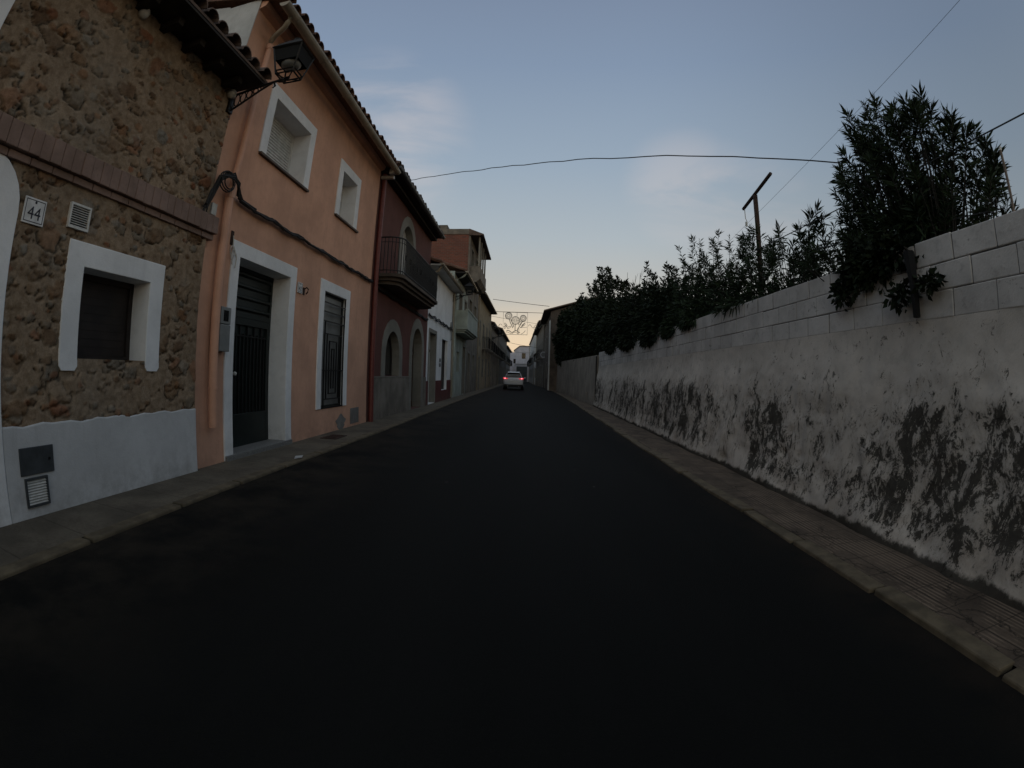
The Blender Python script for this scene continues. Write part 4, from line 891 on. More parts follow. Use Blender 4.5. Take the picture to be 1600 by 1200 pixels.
# ---- houses further along on the left
def terrace(name, label, p0, p1, h, wall, seed, over=0.5, floors=2, iron=True, tile='tile_grey', side=0, group=None, bal=None):
    g = random.Random(seed); H = House(name, label, p0, p1, h, wall=wall, group=group); n = max(2, int(H.len / 2.6)); st = H.len / n
    for k in range(n):
        c = st * (k + .5)
        if k % 2 == seed % 2: H.opening(c - .5, c + .5, .1, 2.6, 'door', sur='surround', bw=.13, depth=.2, fill=g.choice(['dark_wood', 'brown_wood', 'green_metal']))
        else: H.opening(c - .45, c + .45, 1.1, 2.45, 'window', sur='surround', bw=.12, depth=.15, fill=g.choice(['dark_glass', 'dark_wood']))
        for f in range(1, floors):
            z = f * 3.15 + .35; H.opening(c - .45, c + .45, z, z + 1.9, 'shutter' if g.random() < .5 else 'window', sur='surround', bw=.12, depth=.15, fill=g.choice(['brown_wood', 'slat', 'dark_wood']), frame='dark_wood')
            if iron and g.random() < .7:
                mb = MB(); mb.box(0, .55, c - .85, c + .85, z - .16, z - .06); B_ = mb.build('balcony', 'cement', H.T); mb = MB()
                for (xa, ya, xb, yb) in ((0, c - .82, .52, c - .82), (.52, c - .82, .52, c + .82), (.52, c + .82, 0, c + .82)):
                    mb.tube([(xa, ya, z + .85), (xb, yb, z + .85)], .02, 4); mm = int(math.hypot(xb - xa, yb - ya) / .13)
                    for q in range(mm): t = (q + .5) / mm; mb.tube([(xa + (xb - xa) * t, ya + (yb - ya) * t, z - .06), (xa + (xb - xa) * t, ya + (yb - ya) * t, z + .85)], .011, 4, cap=False)
                mb.build('railing', 'black_metal', B_)
    H.close(); roof_tiles(H.T, 0, H.len, over, h + .03, R(17), 4.0, tile, far=True, seed=seed, pitch=.24); mb = MB(); mb.box(0, over - .04, .01, H.len - .01, h - .08, h - .005); mb.build('eave', 'eavewood', H.T)
    gutter(H.T, 0, H.len, over + .02, h, .07, 'cream', brackets=False); downpipe(H.T, .06, .25, .1, h - .1, .05, 'cream', n=6)
    return H
terrace('terraced_house', 'ochre house with iron balconies just past the brick-sided house', (-3.93, 35.41), (-3.93, 47.4), 7.35, 'yellow', 2, .5)
terrace('terraced_house', 'low pale house on the left with balconies, under the festive light frame', (-3.98, 47.41), (-4.0, 60.0), 6.4, 'beige', 3, .42)
terrace('terraced_house', 'dark grey house on the left whose roof juts out beyond the pale low one', (-4.0, 60.2), (-4.0, 82.0), 7.1, 'grey', 4, .45)
terrace('terraced_house', 'last house on the left before the white house closing the street', (-4.2, 82.2), (-4.25, 103), 6.3, 'offwhite', 5, .4)

# ---- street end
H = House('end_house', 'pale lilac gabled house closing off the far end of the street', (-6.6, 108.0), (0.6, 108.0), 6.6, wall='lilac', depth=8)
mb = MB()
H.opening(4.75, 5.6, 5.2, 6.45, 'window', sur=None, depth=.2, fill='dark_glass'); H.opening(2.9, 3.4, 4.1, 5.1, 'window', sur=None, depth=.2, fill='dark_glass')
H.close()
mb.prism([(3.1, 6.603), (3.1, 7.0), (4.2, 7.95), (7.197, 8.0), (7.197, 6.603)], -7.9, -0.003); mb.build('gable', 'lilac', H.T)
mb = MB(); mb.prism([(2.9, 6.95), (2.9, 7.05), (4.2, 8.08), (7.4, 8.13), (7.4, 8.02), (4.25, 7.97)], -8.1, 0.2); mb.build('roof', 'tile_grey', H.T)
T = empty('garage_shed', (-1.9, 105.5, 0), 0, 'low white shed with a dark garage opening in front of the lilac house', 'shed')
mb = MB(); mb.box(-1.45, 1.5, 0, 2, 0, 3.9); mb.build('wall', 'lilac', T); mb = MB(); mb.box(-1.0, 1.35, -.03, 0, .05, 3.4); mb.build('garage_door', 'darkgrey', T); mb = MB(); mb.box(-1.5, 1.55, -.1, 2.1, 3.903, 4.0); mb.build('roof', 'offwhite', T)

# ================================================================== RIGHT SIDE
# ---- whitewashed wall: battered rubble foot, block courses on top
T = empty('boundary_wall', (2.76, -6.0, 0), 0, 'long whitewashed wall with mouldy rendered foot and block courses, right of the road', 'wall')
def lumpy(T, L0, z0, z1, seed, step=0.03):
    g = np.random.default_rng(seed); ny = int(L0 / step) + 1; nz_ = int((z1 - z0) / step) + 1; Y = np.linspace(0, L0, ny); Z = np.linspace(z0, z1, nz_)
    def vn(sy, sz, amp):
        a = g.random((int((z1 - z0) / sz) + 3, int(L0 / sy) + 3)) * amp - amp / 2
        fy = Y / sy; fz = (Z - z0) / sz; iy = fy.astype(int); iz = fz.astype(int); ty = fy - iy; tz = fz - iz; ty = ty * ty * (3 - 2 * ty); tz = tz * tz * (3 - 2 * tz)
        return (a[iz][:, iy] * (1 - ty) + a[iz][:, iy + 1] * ty) * (1 - tz)[:, None] + (a[iz + 1][:, iy] * (1 - ty) + a[iz + 1][:, iy + 1] * ty) * tz[:, None]
    Hh = vn(1.7, 1.0, .05) + vn(.5, .45, .035) + vn(.19, .17, .022) + vn(.08, .08, .012)
    foot = np.clip((0.42 - Z) / 0.3, 0, 1)[:, None]; Hh = Hh + foot * (0.045 + vn(.3, .2, .05))
    for _ in range(260):
        cy, cz, a = g.uniform(0, L0), g.uniform(z0, z1 * .85), g.uniform(.03, .12); i0, i1 = np.searchsorted(Y, [cy - 2 * a, cy + 2 * a]); j0, j1 = np.searchsorted(Z, [cz - 2 * a, cz + 2 * a])
        if i1 > i0 and j1 > j0: Hh[j0:j1, i0:i1] -= g.uniform(.004, .02) * np.exp(-(((Y[i0:i1][None] - cy) / a) ** 2 + ((Z[j0:j1][:, None] - cz) / (a * .8)) ** 2) * 1.5)
    X = (Z - 0.1)[:, None] * 0.065 - Hh; bl = np.clip((Z - 1.15) / 0.58, 0, 1)[:, None]; bl = bl * bl * (3 - 2 * bl); X = X * (1 - bl) + (0.149 - Hh * 0.22) * bl
    yy, zz = np.meshgrid(Y, Z); P = np.stack([X.ravel(), yy.ravel(), zz.ravel()], 1); idx = np.arange(nz_ * ny).reshape(nz_, ny)
    q = np.stack([idx[:-1, :-1], idx[1:, :-1], idx[1:, 1:], idx[:-1, 1:]], -1).reshape(-1, 4)
    me = bpy.data.meshes.new('rendered_foot'); me.from_pydata(P.tolist(), [], q.tolist()); me.materials.append(M['mould']); me.polygons.foreach_set('use_smooth', [True] * len(me.polygons))
    o = bpy.data.objects.new('rendered_foot', me); col.objects.link(o); o.parent = T; return o
lumpy(T, 26.3, 0.02, 1.768, 21)
g = random.Random(31); mb = MB(); core = MB()
for r_ in range(3):
    z = 1.765 + r_ * 0.198; y = -0.42 * (r_ % 2) * .5
    while y < 26.25:
        l = 0.42 + g.uniform(-.01, .01); gp = g.choice([.001, .003, .006, .015]); hgt = 0.198 - g.choice([0.001, .001, .004, .008]); y1 = min(y + l, 26.3)
        mb.obox((0.25 + g.uniform(-.004, .004), (max(y, 0) + y1) / 2, z + hgt / 2), 0.20, y1 - max(y, 0) - gp, hgt, (g.uniform(-.004, .004), g.uniform(-.006, .006), g.uniform(-.008, .008)))
        y += l
mb.build('block_courses', 'block', T, bevel=0.009)
mb = MB(); mb.box(0.158, 0.345, 0.02, 26.28, 1.756, 2.345); mb.build('mortar_core', 'mortar', T)
mb = MB(); mb.box(0.21, 0.345, 0.02, 26.28, 0.0, 1.752); mb.build('wall_core', 'block', T)
# grey section beyond
T = empty('grey_wall', (2.80, 20.35, 0), 0, 'plain grey rendered wall continuing beyond the whitewashed one', 'wall')
mb = MB(); n = 20; L1 = 20.5
vs = []
for i in range(n + 1):
    y = L1 * i / n; x = -0.47 * i / n + 0.0; zt = 2.25 + 0.3 * i / n
    vs += [(x - 0.06, y, 0.0), (x + .03, y, zt), (x + .25, y, zt), (x + .3, y, 0)]
fs = []
for i in range(n):
    for j in range(4): fs.append((4 * i + j, 4 * i + (j + 1) % 4, 4 * i + 4 + (j + 1) % 4, 4 * i + 4 + j))
fs += [(0, 1, 2, 3), (4 * n, 4 * n + 1, 4 * n + 2, 4 * n + 3)]; mb.add(vs, fs); mb.build('wall', 'brown_render', T)
mb = MB(); mb.box(-0.10, 0.0, 2.0, 3.2, 0.25, 0.62); mb.box(-.10, .0, 3.5, 4.1, .3, .7); mb.build('service_hatch', 'beige', T, bevel=.02)
mb = MB(); mb.box(-0.02, 0.03, -.10, -.04, 0.6, 2.2); mb.build('joint_pipe', 'black_metal', T)

# ---- right-hand houses far down
Hs = House('gable_house', 'brown house on the right with its gable above the ivy and a white corner', (1.55, 54.0), (1.72, 42.0), 7.0, wall='dark_cement')
for a, z, k in ((9.5, .1, 'door'), (6.5, 1.1, 'window'), (3.2, .1, 'door'), (9.2, 3.7, 'window'), (5.6, 3.7, 'window'), (2.4, 3.7, 'window')): Hs.opening(a, a + 1.0, z, z + (2.4 if k == 'door' else 1.5), k, sur='surround', bw=.13, depth=.2, fill='dark_wood')
Hs.close()
L1 = Hs.len
mb = MB(); mb.prism([(0.0, 7.003), (-7.0, 7.003), (-4.2, 8.35)], 0.003, L1 - .003, 'y'); mb.build('gable', 'dark_cement', Hs.T)
mb = MB(); mb.prism([(0.62, 7.0), (0.62, 7.10), (-4.2, 8.55), (-7.4, 7.1), (-7.4, 7.0), (-4.2, 8.42)], -.1, L1 + .25, 'y'); mb.build('roof', 'tile_grey', Hs.T)
mb = MB(); mb.box(0.003, 0.12, L1 - .25, L1 + .02, 0.1, 6.2); mb.build('corner_pilaster', 'offwhite', Hs.T)
terrace('terraced_house', 'shadowy jutting-roofed house right behind the white-cornered house', (0.95, 72.0), (1.45, 54.3), 7.5, 'cement', 6, .6)
terrace('terraced_house', 'tall narrow pale-sided house farthest away on the right', (-0.1, 103), (0.55, 78), 8.0, 'offwhite', 7, .15)
terrace('terraced_house', 'small low white building tucked in on the right between taller ones', (0.7, 77.8), (0.9, 72.2), 4.6, 'white', 8, .2, floors=1)
T = empty('road_sign', (1.42, 52.0, 0.1), 0, 'round traffic sign on a thin post by the houses on the right', 'sign')
mb = MB(); mb.tube([(0, 0, 0), (0, 0, 3.9)], .035, 8); mb.build('post', 'greybox', T); mb = MB(); mb.tube([(0, -.05, 3.55), (0, -.035, 3.55)], .34, 20); mb.build('disc', 'lilac', T); mb = MB(); mb.tube([(0, -.056, 3.55), (0, -.05, 3.55)], .24, 20); mb.build('symbol', 'greybox', T)

# ---- planting behind the wall
g = np.random.default_rng(77)
tips = []
while len(tips) < 300:
    x = g.uniform(2.98, 4.0); q = g.uniform(0.585, 1.31); y = x * q; z = g.uniform(2.35, 4.9)
    lim = float(np.interp(q, [.58, .62, .66, .72, .8, .9, 1.0, 1.085, 1.17, 1.25, 1.31], [.44, .57, .63, .68, .77, .79, .87, .86, .84, .76, .66])) * x + 1.25
    if z < lim - 0.08 and (z > 2.35 + 0.9 * max(0, abs(q - 1.0) - .2) * 1.6): tips.append((x, y, z))
tips += [(2.82, 4.15, 2.62), (2.86, 4.4, 2.55), (2.8, 4.3, 2.45), (3.1, 3.6, 3.95), (3.2, 3.4, 4.0), (3.3, 2.9, 3.8), (3.2, 2.6, 3.7), (3.25, 2.35, 3.4), (3.2, 3.75, 3.85)]
shrub('oleander', 'big oleander bush spilling over the near top of the whitewashed wall', 'bush', (3.45, 3.05, 0.3), tips, 5, (0.15, 0.022), 50, .40, 'leaf', 'oleanders behind the wall', stem_r=.016, spread=.25,
      fill=[((3.35, 3.2, 2.5), (.4, .6, .45), 4200)])
# ivy hanging over the wall below it
g = np.random.default_rng(78); tips = [(2.86 + g.uniform(-.05, .2), g.uniform(2.95, 3.9), g.uniform(2.05, 2.55)) for _ in range(46)]
T = shrub('wall_creeper', 'dark creeper with round leaves hanging down the whitewashed wall below the big oleander', 'plant', (3.0, 3.3, 2.3), tips, 6, (0.07, 0.045), 26, .35, 'leaf2', None, spread=.25,
      fill=[((2.92, 3.35, 2.32), (.12, .52, .20), 2600), ((2.84, 2.92, 1.98), (.05, .16, .09), 120), ((2.83, 2.58, 2.02), (.05, .12, .07), 90), ((2.84, 3.75, 2.1), (.06, .14, .12), 130)])
mb = MB(); mb.tube([(-0.17, -.52, -.02), (-0.17, -.55, -.3), (-.165, -.56, -.52)], [.05, .035, .03], 7); mb.tube([(-.17, -.50, -.22), (-.17, -.66, -.28), (-.17, -.8, -.25)], [.02, .012, .006], 5); mb.build('shaded_void', 'dead_black', T)  # near-black tubes standing in for a shaded hollow at the wall
def patch(n, y0, y1, x0, x1, z0, ztop, seed):
    g = np.random.default_rng(seed); o = []
    for _ in range(n):
        y = g.uniform(y0, y1); x = g.uniform(x0, x1); zt = ztop(y) + 0.42 * math.sin(y * 5.1) * math.sin(y * 2.3 + 1) + (0.35 if g.random() < .12 else 0); o.append((x, y, z0 + (zt - z0) * g.random() ** .55))
    return o
def topB(y): return float(np.interp(y, [4.7, 5.4, 6.2, 7.0, 8.0, 9.4, 10.5, 12], [2.75, 3.45, 3.55, 3.45, 3.85, 3.75, 3.9, 4.1]))
shrub('oleander', 'oleander bush around the rusty T-shaped post behind the wall', 'bush', (3.6, 6.2, 0.2), patch(140, 4.75, 7.4, 3.05, 4.2, 2.3, topB, 11), 12, (0.165, 0.024), 36, .42, 'leaf', 'oleanders behind the wall', spread=.6, fill=[((3.4, 6.2, 2.25), (.45, 1.3, .45), 3800)], over=[((3.0, 6.6, 2.40), (.12, .8, .06), 420)])
shrub('oleander', 'middle oleander bush behind the wall, left of the T-shaped post', 'bush', (3.7, 8.9, 0.2), patch(125, 7.3, 10.6, 3.0, 4.3, 2.3, topB, 13), 14, (0.14, 0.026), 34, .5, 'leaf', 'oleanders behind the wall', spread=.8, fill=[((3.4, 8.8, 2.6), (.5, 1.8, .7), 7500)], over=[((2.98, 8.6, 2.40), (.16, .6, .13), 900), ((2.98, 9.9, 2.38), (.16, .6, .2), 1100)])
shrub('ivy_hedge', 'dark ivy mass overhanging the far stretch of the whitewashed wall', 'hedge', (3.6, 13.5, 0.2), patch(120, 10.4, 17, 2.95, 4.4, 2.3, lambda y: 4.1 + .06 * (y - 10), 15), 16, (0.16, 0.05), 30, .6, 'leaf2', None, spread=1.6,
      fill=[((3.45, 12.5, 2.9), (.6, 2.3, .95), 8000), ((3.5, 16.0, 3.1), (.62, 2.5, 1.1), 8000)], over=[((2.98, 11.6, 2.4), (.18, 1.0, .26), 1500), ((2.95, 14.2, 2.4), (.2, 1.3, .22), 1300), ((2.98, 17.2, 2.42), (.2, 1.2, .2), 900)])
shrub('ivy_hedge', 'tallest dark hedge above the end of the whitewashed wall with upright leafy shoots', 'hedge', (3.8, 21, 0.2), [(3.4 + g.uniform(-.4, .6), y, z) for (y, z) in [(24.0, 6.9), (24.3, 6.3), (23.8, 6.4), (23.6, 5.9), (24.6, 5.9), (21.2, 5.6), (20.6, 5.7), (20.0, 5.4), (26.5, 6.2), (27.0, 6.6)] for _ in range(5)], 18, (0.20, 0.075), 40, .9, 'leaf2', None, spread=1.2,
      fill=[((3.7, 20.5, 3.4), (.85, 2.8, 1.5), 10000), ((3.8, 25.0, 3.8), (1.1, 3.0, 1.9), 10000)])
shrub('ivy_hedge', 'dark ivy heap between the tall hedge and the gabled house on the right', 'hedge', (3.8, 33, 0.2), [], 19, (0.24, 0.12), 30, .6, 'leaf2', None,
      fill=[((3.3, 29.5, 3.4), (1.3, 3.2, 2.4), 9000), ((3.2, 34.5, 3.8), (1.4, 3.4, 2.9), 9000), ((2.9, 39.0, 3.6), (1.2, 2.6, 3.2), 7000)]) if False else None
def heap(label, y0, y1, seed, cl):
    T = empty('ivy_hedge', (3.3, (y0 + y1) / 2, 0.2), 0, label, 'hedge'); B = np.array(T.location); g = np.random.default_rng(seed); PP, DD = [], []
    for (c, r_, n) in cl:
        q = g.normal(size=(n, 3)); q /= np.linalg.norm(q, axis=1)[:, None]; rad = g.random(n) ** 0.3
        lump = 1 + 0.2 * np.sin(q[:, 0] * 7 + c[1] * 3) * np.sin(q[:, 1] * 6 + c[1]) + 0.12 * np.sin(q[:, 2] * 11 + c[1])
        PP.append(np.array(c) + q * (rad * lump)[:, None] * np.array(r_) - B); DD.append(q + g.normal(0, .6, (n, 3)))
    P_ = np.concatenate(PP); D_ = np.concatenate(DD); L_ = g.uniform(.16, .34, len(P_)); leafmesh('foliage', 'leaf2', P_, D_, L_, L_ * .5, T, seed)
    for k in range(5):
        mb = MB(); y = (k - 2) * (y1 - y0) / 5; mb.tube([(.1, y, -.2), (0, y + .2, 1.2), (-.1, y + .1, 2.6)], [.1, .07, .03], 6); mb.build('trunk', 'bark', T)
heap('dark ivy heap between the tall hedge and the gabled house on the right', 28, 41, 19, [((3.6, 29.5, 3.9), (1.1, 3.2, 1.9), 10000), ((3.5, 34.0, 4.3), (1.15, 3.2, 2.3), 10000), ((3.2, 38.6, 4.2), (1.1, 2.6, 2.5), 10000)])
T = empty('dry_shrub', (3.5, 16.2, 2.0), 0, 'bare dry twigs poking up behind the ivy', 'shrub'); mb = MB(); g2 = random.Random(4)
for k in range(9):
    x, y = g2.uniform(-.3, .3), g2.uniform(-.7, .7); h = g2.uniform(2.0, 3.2); p = [(x, y, 0), (x + g2.uniform(-.1, .1), y + g2.uniform(-.1, .1), h * .5), (x + g2.uniform(-.2, .2), y + g2.uniform(-.25, .25), h)]
    mb.tube(p, [.014, .010, .005], 4)
    for q in range(4): t = g2.uniform(.55, .95); a = Vector(p[1]).lerp(Vector(p[2]), (t - .5) * 2); mb.tube([a, a + Vector((g2.uniform(-.15, .15), g2.uniform(-.2, .2), .3))], [.006, .003], 3)
mb.build('twigs', 'bark', T)
# posts behind the wall
T = empty('t_post', (3.6, 6.93, 0), 0, 'rusty iron post with a tilted crossbar standing in the oleanders', 'post')
mb = MB(); mb.box(-.03, .03, -.03, .03, 0, 4.32); mb.build('upright', 'rust', T)
mb = MB(); mb.tube([(0, .50, 4.24), (0, -.62, 4.46)], .03, 6); mb.build('crossbar', 'rust', T)
mb = MB(); mb.tube([(0, .45, 4.23), (0, .44, 4.05), (.02, .42, 3.98)], .008, 4); mb.tube([(0, .42, 3.98), (0, .42, 3.90)], .02, 6); mb.build('insulator', 'pale', T)
T = empty('fence_post', (3.25, 1.95, 0), 0, 'thin pale rusty stake rising above the wall right of the big oleander', 'post'); mb = MB(); mb.box(-.008, .008, -.008, .008, 0, 2.93); mb.build('stake', 'stake', T); mb = MB(); mb.tube([(0, 0, 2.93), (0.01, 0, 2.96)], .012, 6); mb.build('cap', 'pale', T)
def wirething(label, pts, r, sag=0.0, n=24, mat='wire', kink=0.0, seed=0):
    g_ = random.Random(seed); p, q = Vector(pts[0]), Vector(pts[-1]); P_ = []
    if len(pts) == 2:
        for i in range(n + 1): t = i / n; P_.append(p.lerp(q, t) + Vector((0, 0, -4 * sag * t * (1 - t) + (g_.uniform(-kink, kink) if 0 < i < n else 0))) - p)
    else: P_ = [Vector(a) - p for a in pts]
    o = MB().tube(P_, r, 5).build('overhead_wire', mat, None, fixn=False); o.location = p; return tag(o, label, 'cable')
wirething('black cable crossing the sky from the maroon house to the big oleander', [(-3.3, 11.8, 6.36), (3.35, 4.2, 3.7)], 0.0085, 0.0, 30, 'cable', 0.012, 1)
wirething('power line running above the whitewashed wall through the oleanders', [(3.2, -2, 3.08), (3.25, 7.2, 3.22)], 0.0065, 0.05)
wirething('thin wire rising steeply towards the upper right of the sky', [(3.2, 0.9, 4.30), (3.25, 7.6, 3.56)], 0.0018, 0.0)
wirething('thin low wire between the oleander bushes above the wall', [(3.2, 2.0, 2.5), (3.3, 6.2, 3.02)], 0.006, 0.02)
wirething('topmost wire across the far street, above the festive frame', [(-3.4, 42, 7.95), (1.6, 43, 7.6)], 0.022, 0.03)
wirething('wire carrying the festive light frame between the houses', [(-3.5, 44, 7.12), (1.6, 44, 7.1)], 0.022, 0.0)
wirething('lower guy wire level with the foot of the festive frame', [(-3.9, 44.1, 6.75), (1.6, 44.1, 6.0)], 0.012, 0.05)
wirething('distant sagging wire across the street above the car', [(-3.9, 70, 6.3), (1.0, 70, 5.5)], 0.022, 0.1)
wirething('farthest wire in front of the lilac house', [(-4.0, 90, 5.9), (0.4, 90, 5.7)], 0.022, 0.1)

# ---- street lanterns on brackets
def lantern(loc, label, s=1.0, arm=0.72):
    T = empty('wall_lantern', loc, 0, label, 'street lamp', 'wall lanterns on the left facades')
    mb = MB(); mb.box(0, .03, -.10, .10, -.26, .10)
    mb.box(.03, .09, -.05, .05, -.22, -.02); mb.build('wall_plate', 'black_metal', T, bevel=.005)
    mb = MB(); mb.tube([(0.02, 0, .02), (arm * .5, 0, .07), (arm, 0, .12)], .017, 6); mb.tube([(0.02, 0, -.22), (arm * .3, 0, -.12), (arm * .62, 0, .02), (arm * .8, 0, .09)], .014, 6)
    for k in range(6):
        a = .07 + k * .085; tz = .02 + a / (arm * .5) * .05 if a < arm * .5 else .07 + (a - arm * .5) / (arm * .5) * .05
        bz = -.22 + a / (arm * .3) * .10 if a < arm * .3 else -.12 + (a - arm * .3) / (arm * .32) * .14
        hh = max(.012, (tz - bz) / 2 - .01); mb.tube([(a + min(.04, hh) * math.cos(t), 0, (tz + bz) / 2 + hh * math.sin(t)) for t in (2 * PI * j / 8 for j in range(9))], .009, 4)
    mb.tube([(arm * .85, 0, .09), (arm * .85 + .02, 0, .04), (arm * .85 - .01, 0, .015)], .014, 5)
    mb.tube([(arm - .06, 0, .10), (arm, 0, .09), (arm + .03, 0, .13), (arm + .08, 0, .13)], .02, 6); mb.build('bracket', 'black_metal', T)
    cx = arm + .06; zb, zt = .14, .51; rb, rt_ = .115 * s, .19 * s; mb = MB()
    for sx in (-1, 1):
        for sy in (-1, 1): mb.tube([(cx + sx * rb, sy * rb, zb), (cx + sx * rt_, sy * rt_, zt)], .013, 4)
    for (r_, z) in ((rb, zb), (rt_, zt), (rb + (rt_ - rb) * .12, zb + (zt - zb) * .12)):
        for k in range(4):
            c_ = [(-1, -1), (1, -1), (1, 1), (-1, 1)]; a, b = c_[k], c_[(k + 1) % 4]; mb.tube([(cx + a[0] * r_, a[1] * r_, z), (cx + b[0] * r_, b[1] * r_, z)], .013 if r_ != rt_ else .02, 4)
    mb.tube([(cx, 0, .10), (cx - rb, -rb, zb)], .008, 4); mb.tube([(cx, 0, .10), (cx + rb, rb, zb)], .008, 4); mb.tube([(cx, 0, .10), (cx + rb, -rb, zb)], .008, 4); mb.tube([(cx, 0, .10), (cx - rb, rb, zb)], .008, 4)
    mb.build('frame', 'black_metal', T)
    mb = MB(); h0 = rt_ + .02
    mb.add([(cx - h0, -h0, zt), (cx + h0, -h0, zt), (cx + h0, h0, zt), (cx - h0, h0, zt), (cx - .08, -.08, zt + .16), (cx + .08, -.08, zt + .16), (cx + .08, .08, zt + .16), (cx - .08, .08, zt + .16)], [(3, 2, 1, 0), (4, 5, 6, 7), (0, 1, 5, 4), (1, 2, 6, 5), (2, 3, 7, 6), (3, 0, 4, 7)])
    mb.lathe([(.06, .16), (.05, .22), (.0, .24)], (cx, 0, zt), 8)
    # opaque black panels under the cap, standing in for the dark inside behind glass
    z2 = zb + (zt - zb) * .50; r2 = rb + (rt_ - rb) * .50 - .004; r3 = rt_ - .004
    mb.add([(cx + a * r2, b * r2, z2) for a, b in ((-1, -1), (1, -1), (1, 1), (-1, 1))] + [(cx + a * r3, b * r3, zt) for a, b in ((-1, -1), (1, -1), (1, 1), (-1, 1))], [(0, 1, 5, 4), (1, 2, 6, 5), (2, 3, 7, 6), (3, 0, 4, 7)])
    mb.build('hood', 'dead_black', T)
    mb = MB(); mb.lathe([(.0, -.06), (.09, -.045), (.13, 0), (.12, .02)], (cx, 0, zt - .19), 14); mb.build('diffuser', 'greybox', T, smooth=True)
    return T
lantern((-3.71, 4.37, 4.53), 'black four-sided lantern on a scrolled bracket at the corner of the stone house', 1.0, .78)
lantern((-3.80, 23.0, 5.0), 'black wall lantern on a bracket between the white and grey-green houses', 1.15, .72)
lantern((-3.98, 50.0, 5.2), 'distant black wall lantern on the left facades beyond the ochre house', 1.15, .72)
T = empty('junction_box', (-3.79, 22.55, 3.55), 0, 'round pale cable junction box at the corner of the white house', 'box'); mb = MB(); mb.lathe([(.0, 0), (.16, 0), (.15, .09), (0, .10)], (0, 0, 0), 14); k_ = mb.build('cover', 'greybox', T); k_.rotation_euler = (0, PI / 2, 0); mb = MB(); mb.tube([(.05, 0, -.1), (.05, 0, -.7)], .03, 6); mb.build('conduit', 'greybox', T)

# ---- festive light frame
T = empty('festive_light_frame', (-1.45, 44.0, 6.05), 0, 'square wire frame of unlit festive lights shaped like flowers, hung over the street', 'street decoration')
r_ = .032; mb = MB(); mb.tube([(-1.1, 0, -1), (1.12, 0, -1), (1.12, 0, 1.03), (-1.1, 0, 1.05)], .022, 4, closed=True); mb.tube([(.15, 0, 1.03), (.15, 0, .7)], .015, 4); mb.tube([(-1.1, 0, -.3), (-.75, 0, -.3)], .015, 4); mb.tube([(.5, 0, -.35), (1.1, 0, -.3)], .015, 4)
mb.build('frame', 'rope', T)
def ring2(cx, cz, r0, n=20): return [(cx + r0 * math.cos(2 * PI * j / n), 0.02, cz + r0 * math.sin(2 * PI * j / n)) for j in range(n)]
for (cx, cz, rr0) in ((-.62, .72, .30), (.02, .30, .36), (.72, .52, .28)):
    mb = MB(); mb.tube(ring2(cx, cz, rr0), r_, 4, closed=True); mb.tube(ring2(cx, cz, rr0 * .72), .014, 4, closed=True); mb.tube(ring2(cx, cz, rr0 * .35), .018, 4, closed=True)
    for j in range(12): a = 2 * PI * j / 12; mb.tube([(cx + rr0 * .4 * math.cos(a), .02, cz + rr0 * .4 * math.sin(a)), (cx + rr0 * math.cos(a), .02, cz + rr0 * math.sin(a))], .010, 3)
    mb.build('flower', 'rope', T)
mb = MB()
for P_ in ([(-.55, .42), (-.45, .1), (-.3, -.2), (-.2, -.4)], [(.0, -.06), (.0, -.5), (.02, -.7)], [(.68, .24), (.5, -.05), (.3, -.4), (.2, -.6)], [(-.4, .35), (-.25, .05), (-.12, -.3)], [(.85, .1), (.6, -.3), (.45, -.35)]):
    mb.tube([(a, .02, b) for a, b in P_], r_, 4)
mb.build('stalk', 'rope', T)
mb = MB()
for (cx, cz, an) in ((-.85, -.12, 2.2), (-.55, -.35, .5), (.42, .05, 1.0), (-.9, -.3, 1.2), (.75, -.1, .6)):
    mb.tube([(cx + .2 * math.cos(t) * math.cos(an) - .07 * math.sin(t) * math.sin(an), .02, cz + .2 * math.cos(t) * math.sin(an) + .07 * math.sin(t) * math.cos(an)) for t in (2 * PI * j / 12 for j in range(12))], .02, 4, closed=True)
mb.build('leaves', 'rope', T)
mb = MB(); mb.tube([(-.8 + .14 * j, .02, -.72 + .10 * math.sin(j * 1.25)) for j in range(10)], r_, 4); mb.tube([(-.8 + .14 * j, .02, -.86 + .08 * math.sin(j * 1.25 + .6)) for j in range(9)], .018, 4); mb.tube([(.25, .02, -.95), (.25, .02, -.4), (.36, .02, -.4), (.36, .02, -.95)], .018, 4); mb.tube([(.55, .02, -.95), (.8, .02, -.8), (.95, .02, -.6)], .02, 4); mb.build('ribbon', 'rope', T)
for s_, lab in ((-1, 'small curled light ornament hanging left of the festive frame'), (1, 'small curled light ornament hanging right of the festive frame')):
    T = empty('light_scroll', (-1.45 + s_ * 1.75, 44.0, 5.85), 0, lab, 'street decoration', 'small scroll ornaments beside the frame')
    mb = MB(); mb.tube([(s_ * (-.55 + .1 * j), 0, .16 * math.sin(j * 1.1)) for j in range(14)], .018, 4); mb.build('scroll', 'rope', T); mb = MB(); mb.tube([(s_ * .1 + .12 * math.cos(t), .0, -.2 + .12 * math.sin(t)) for t in (2 * PI * j / 10 for j in range(10))], .016, 4, closed=True); mb.build('loop', 'rope', T)

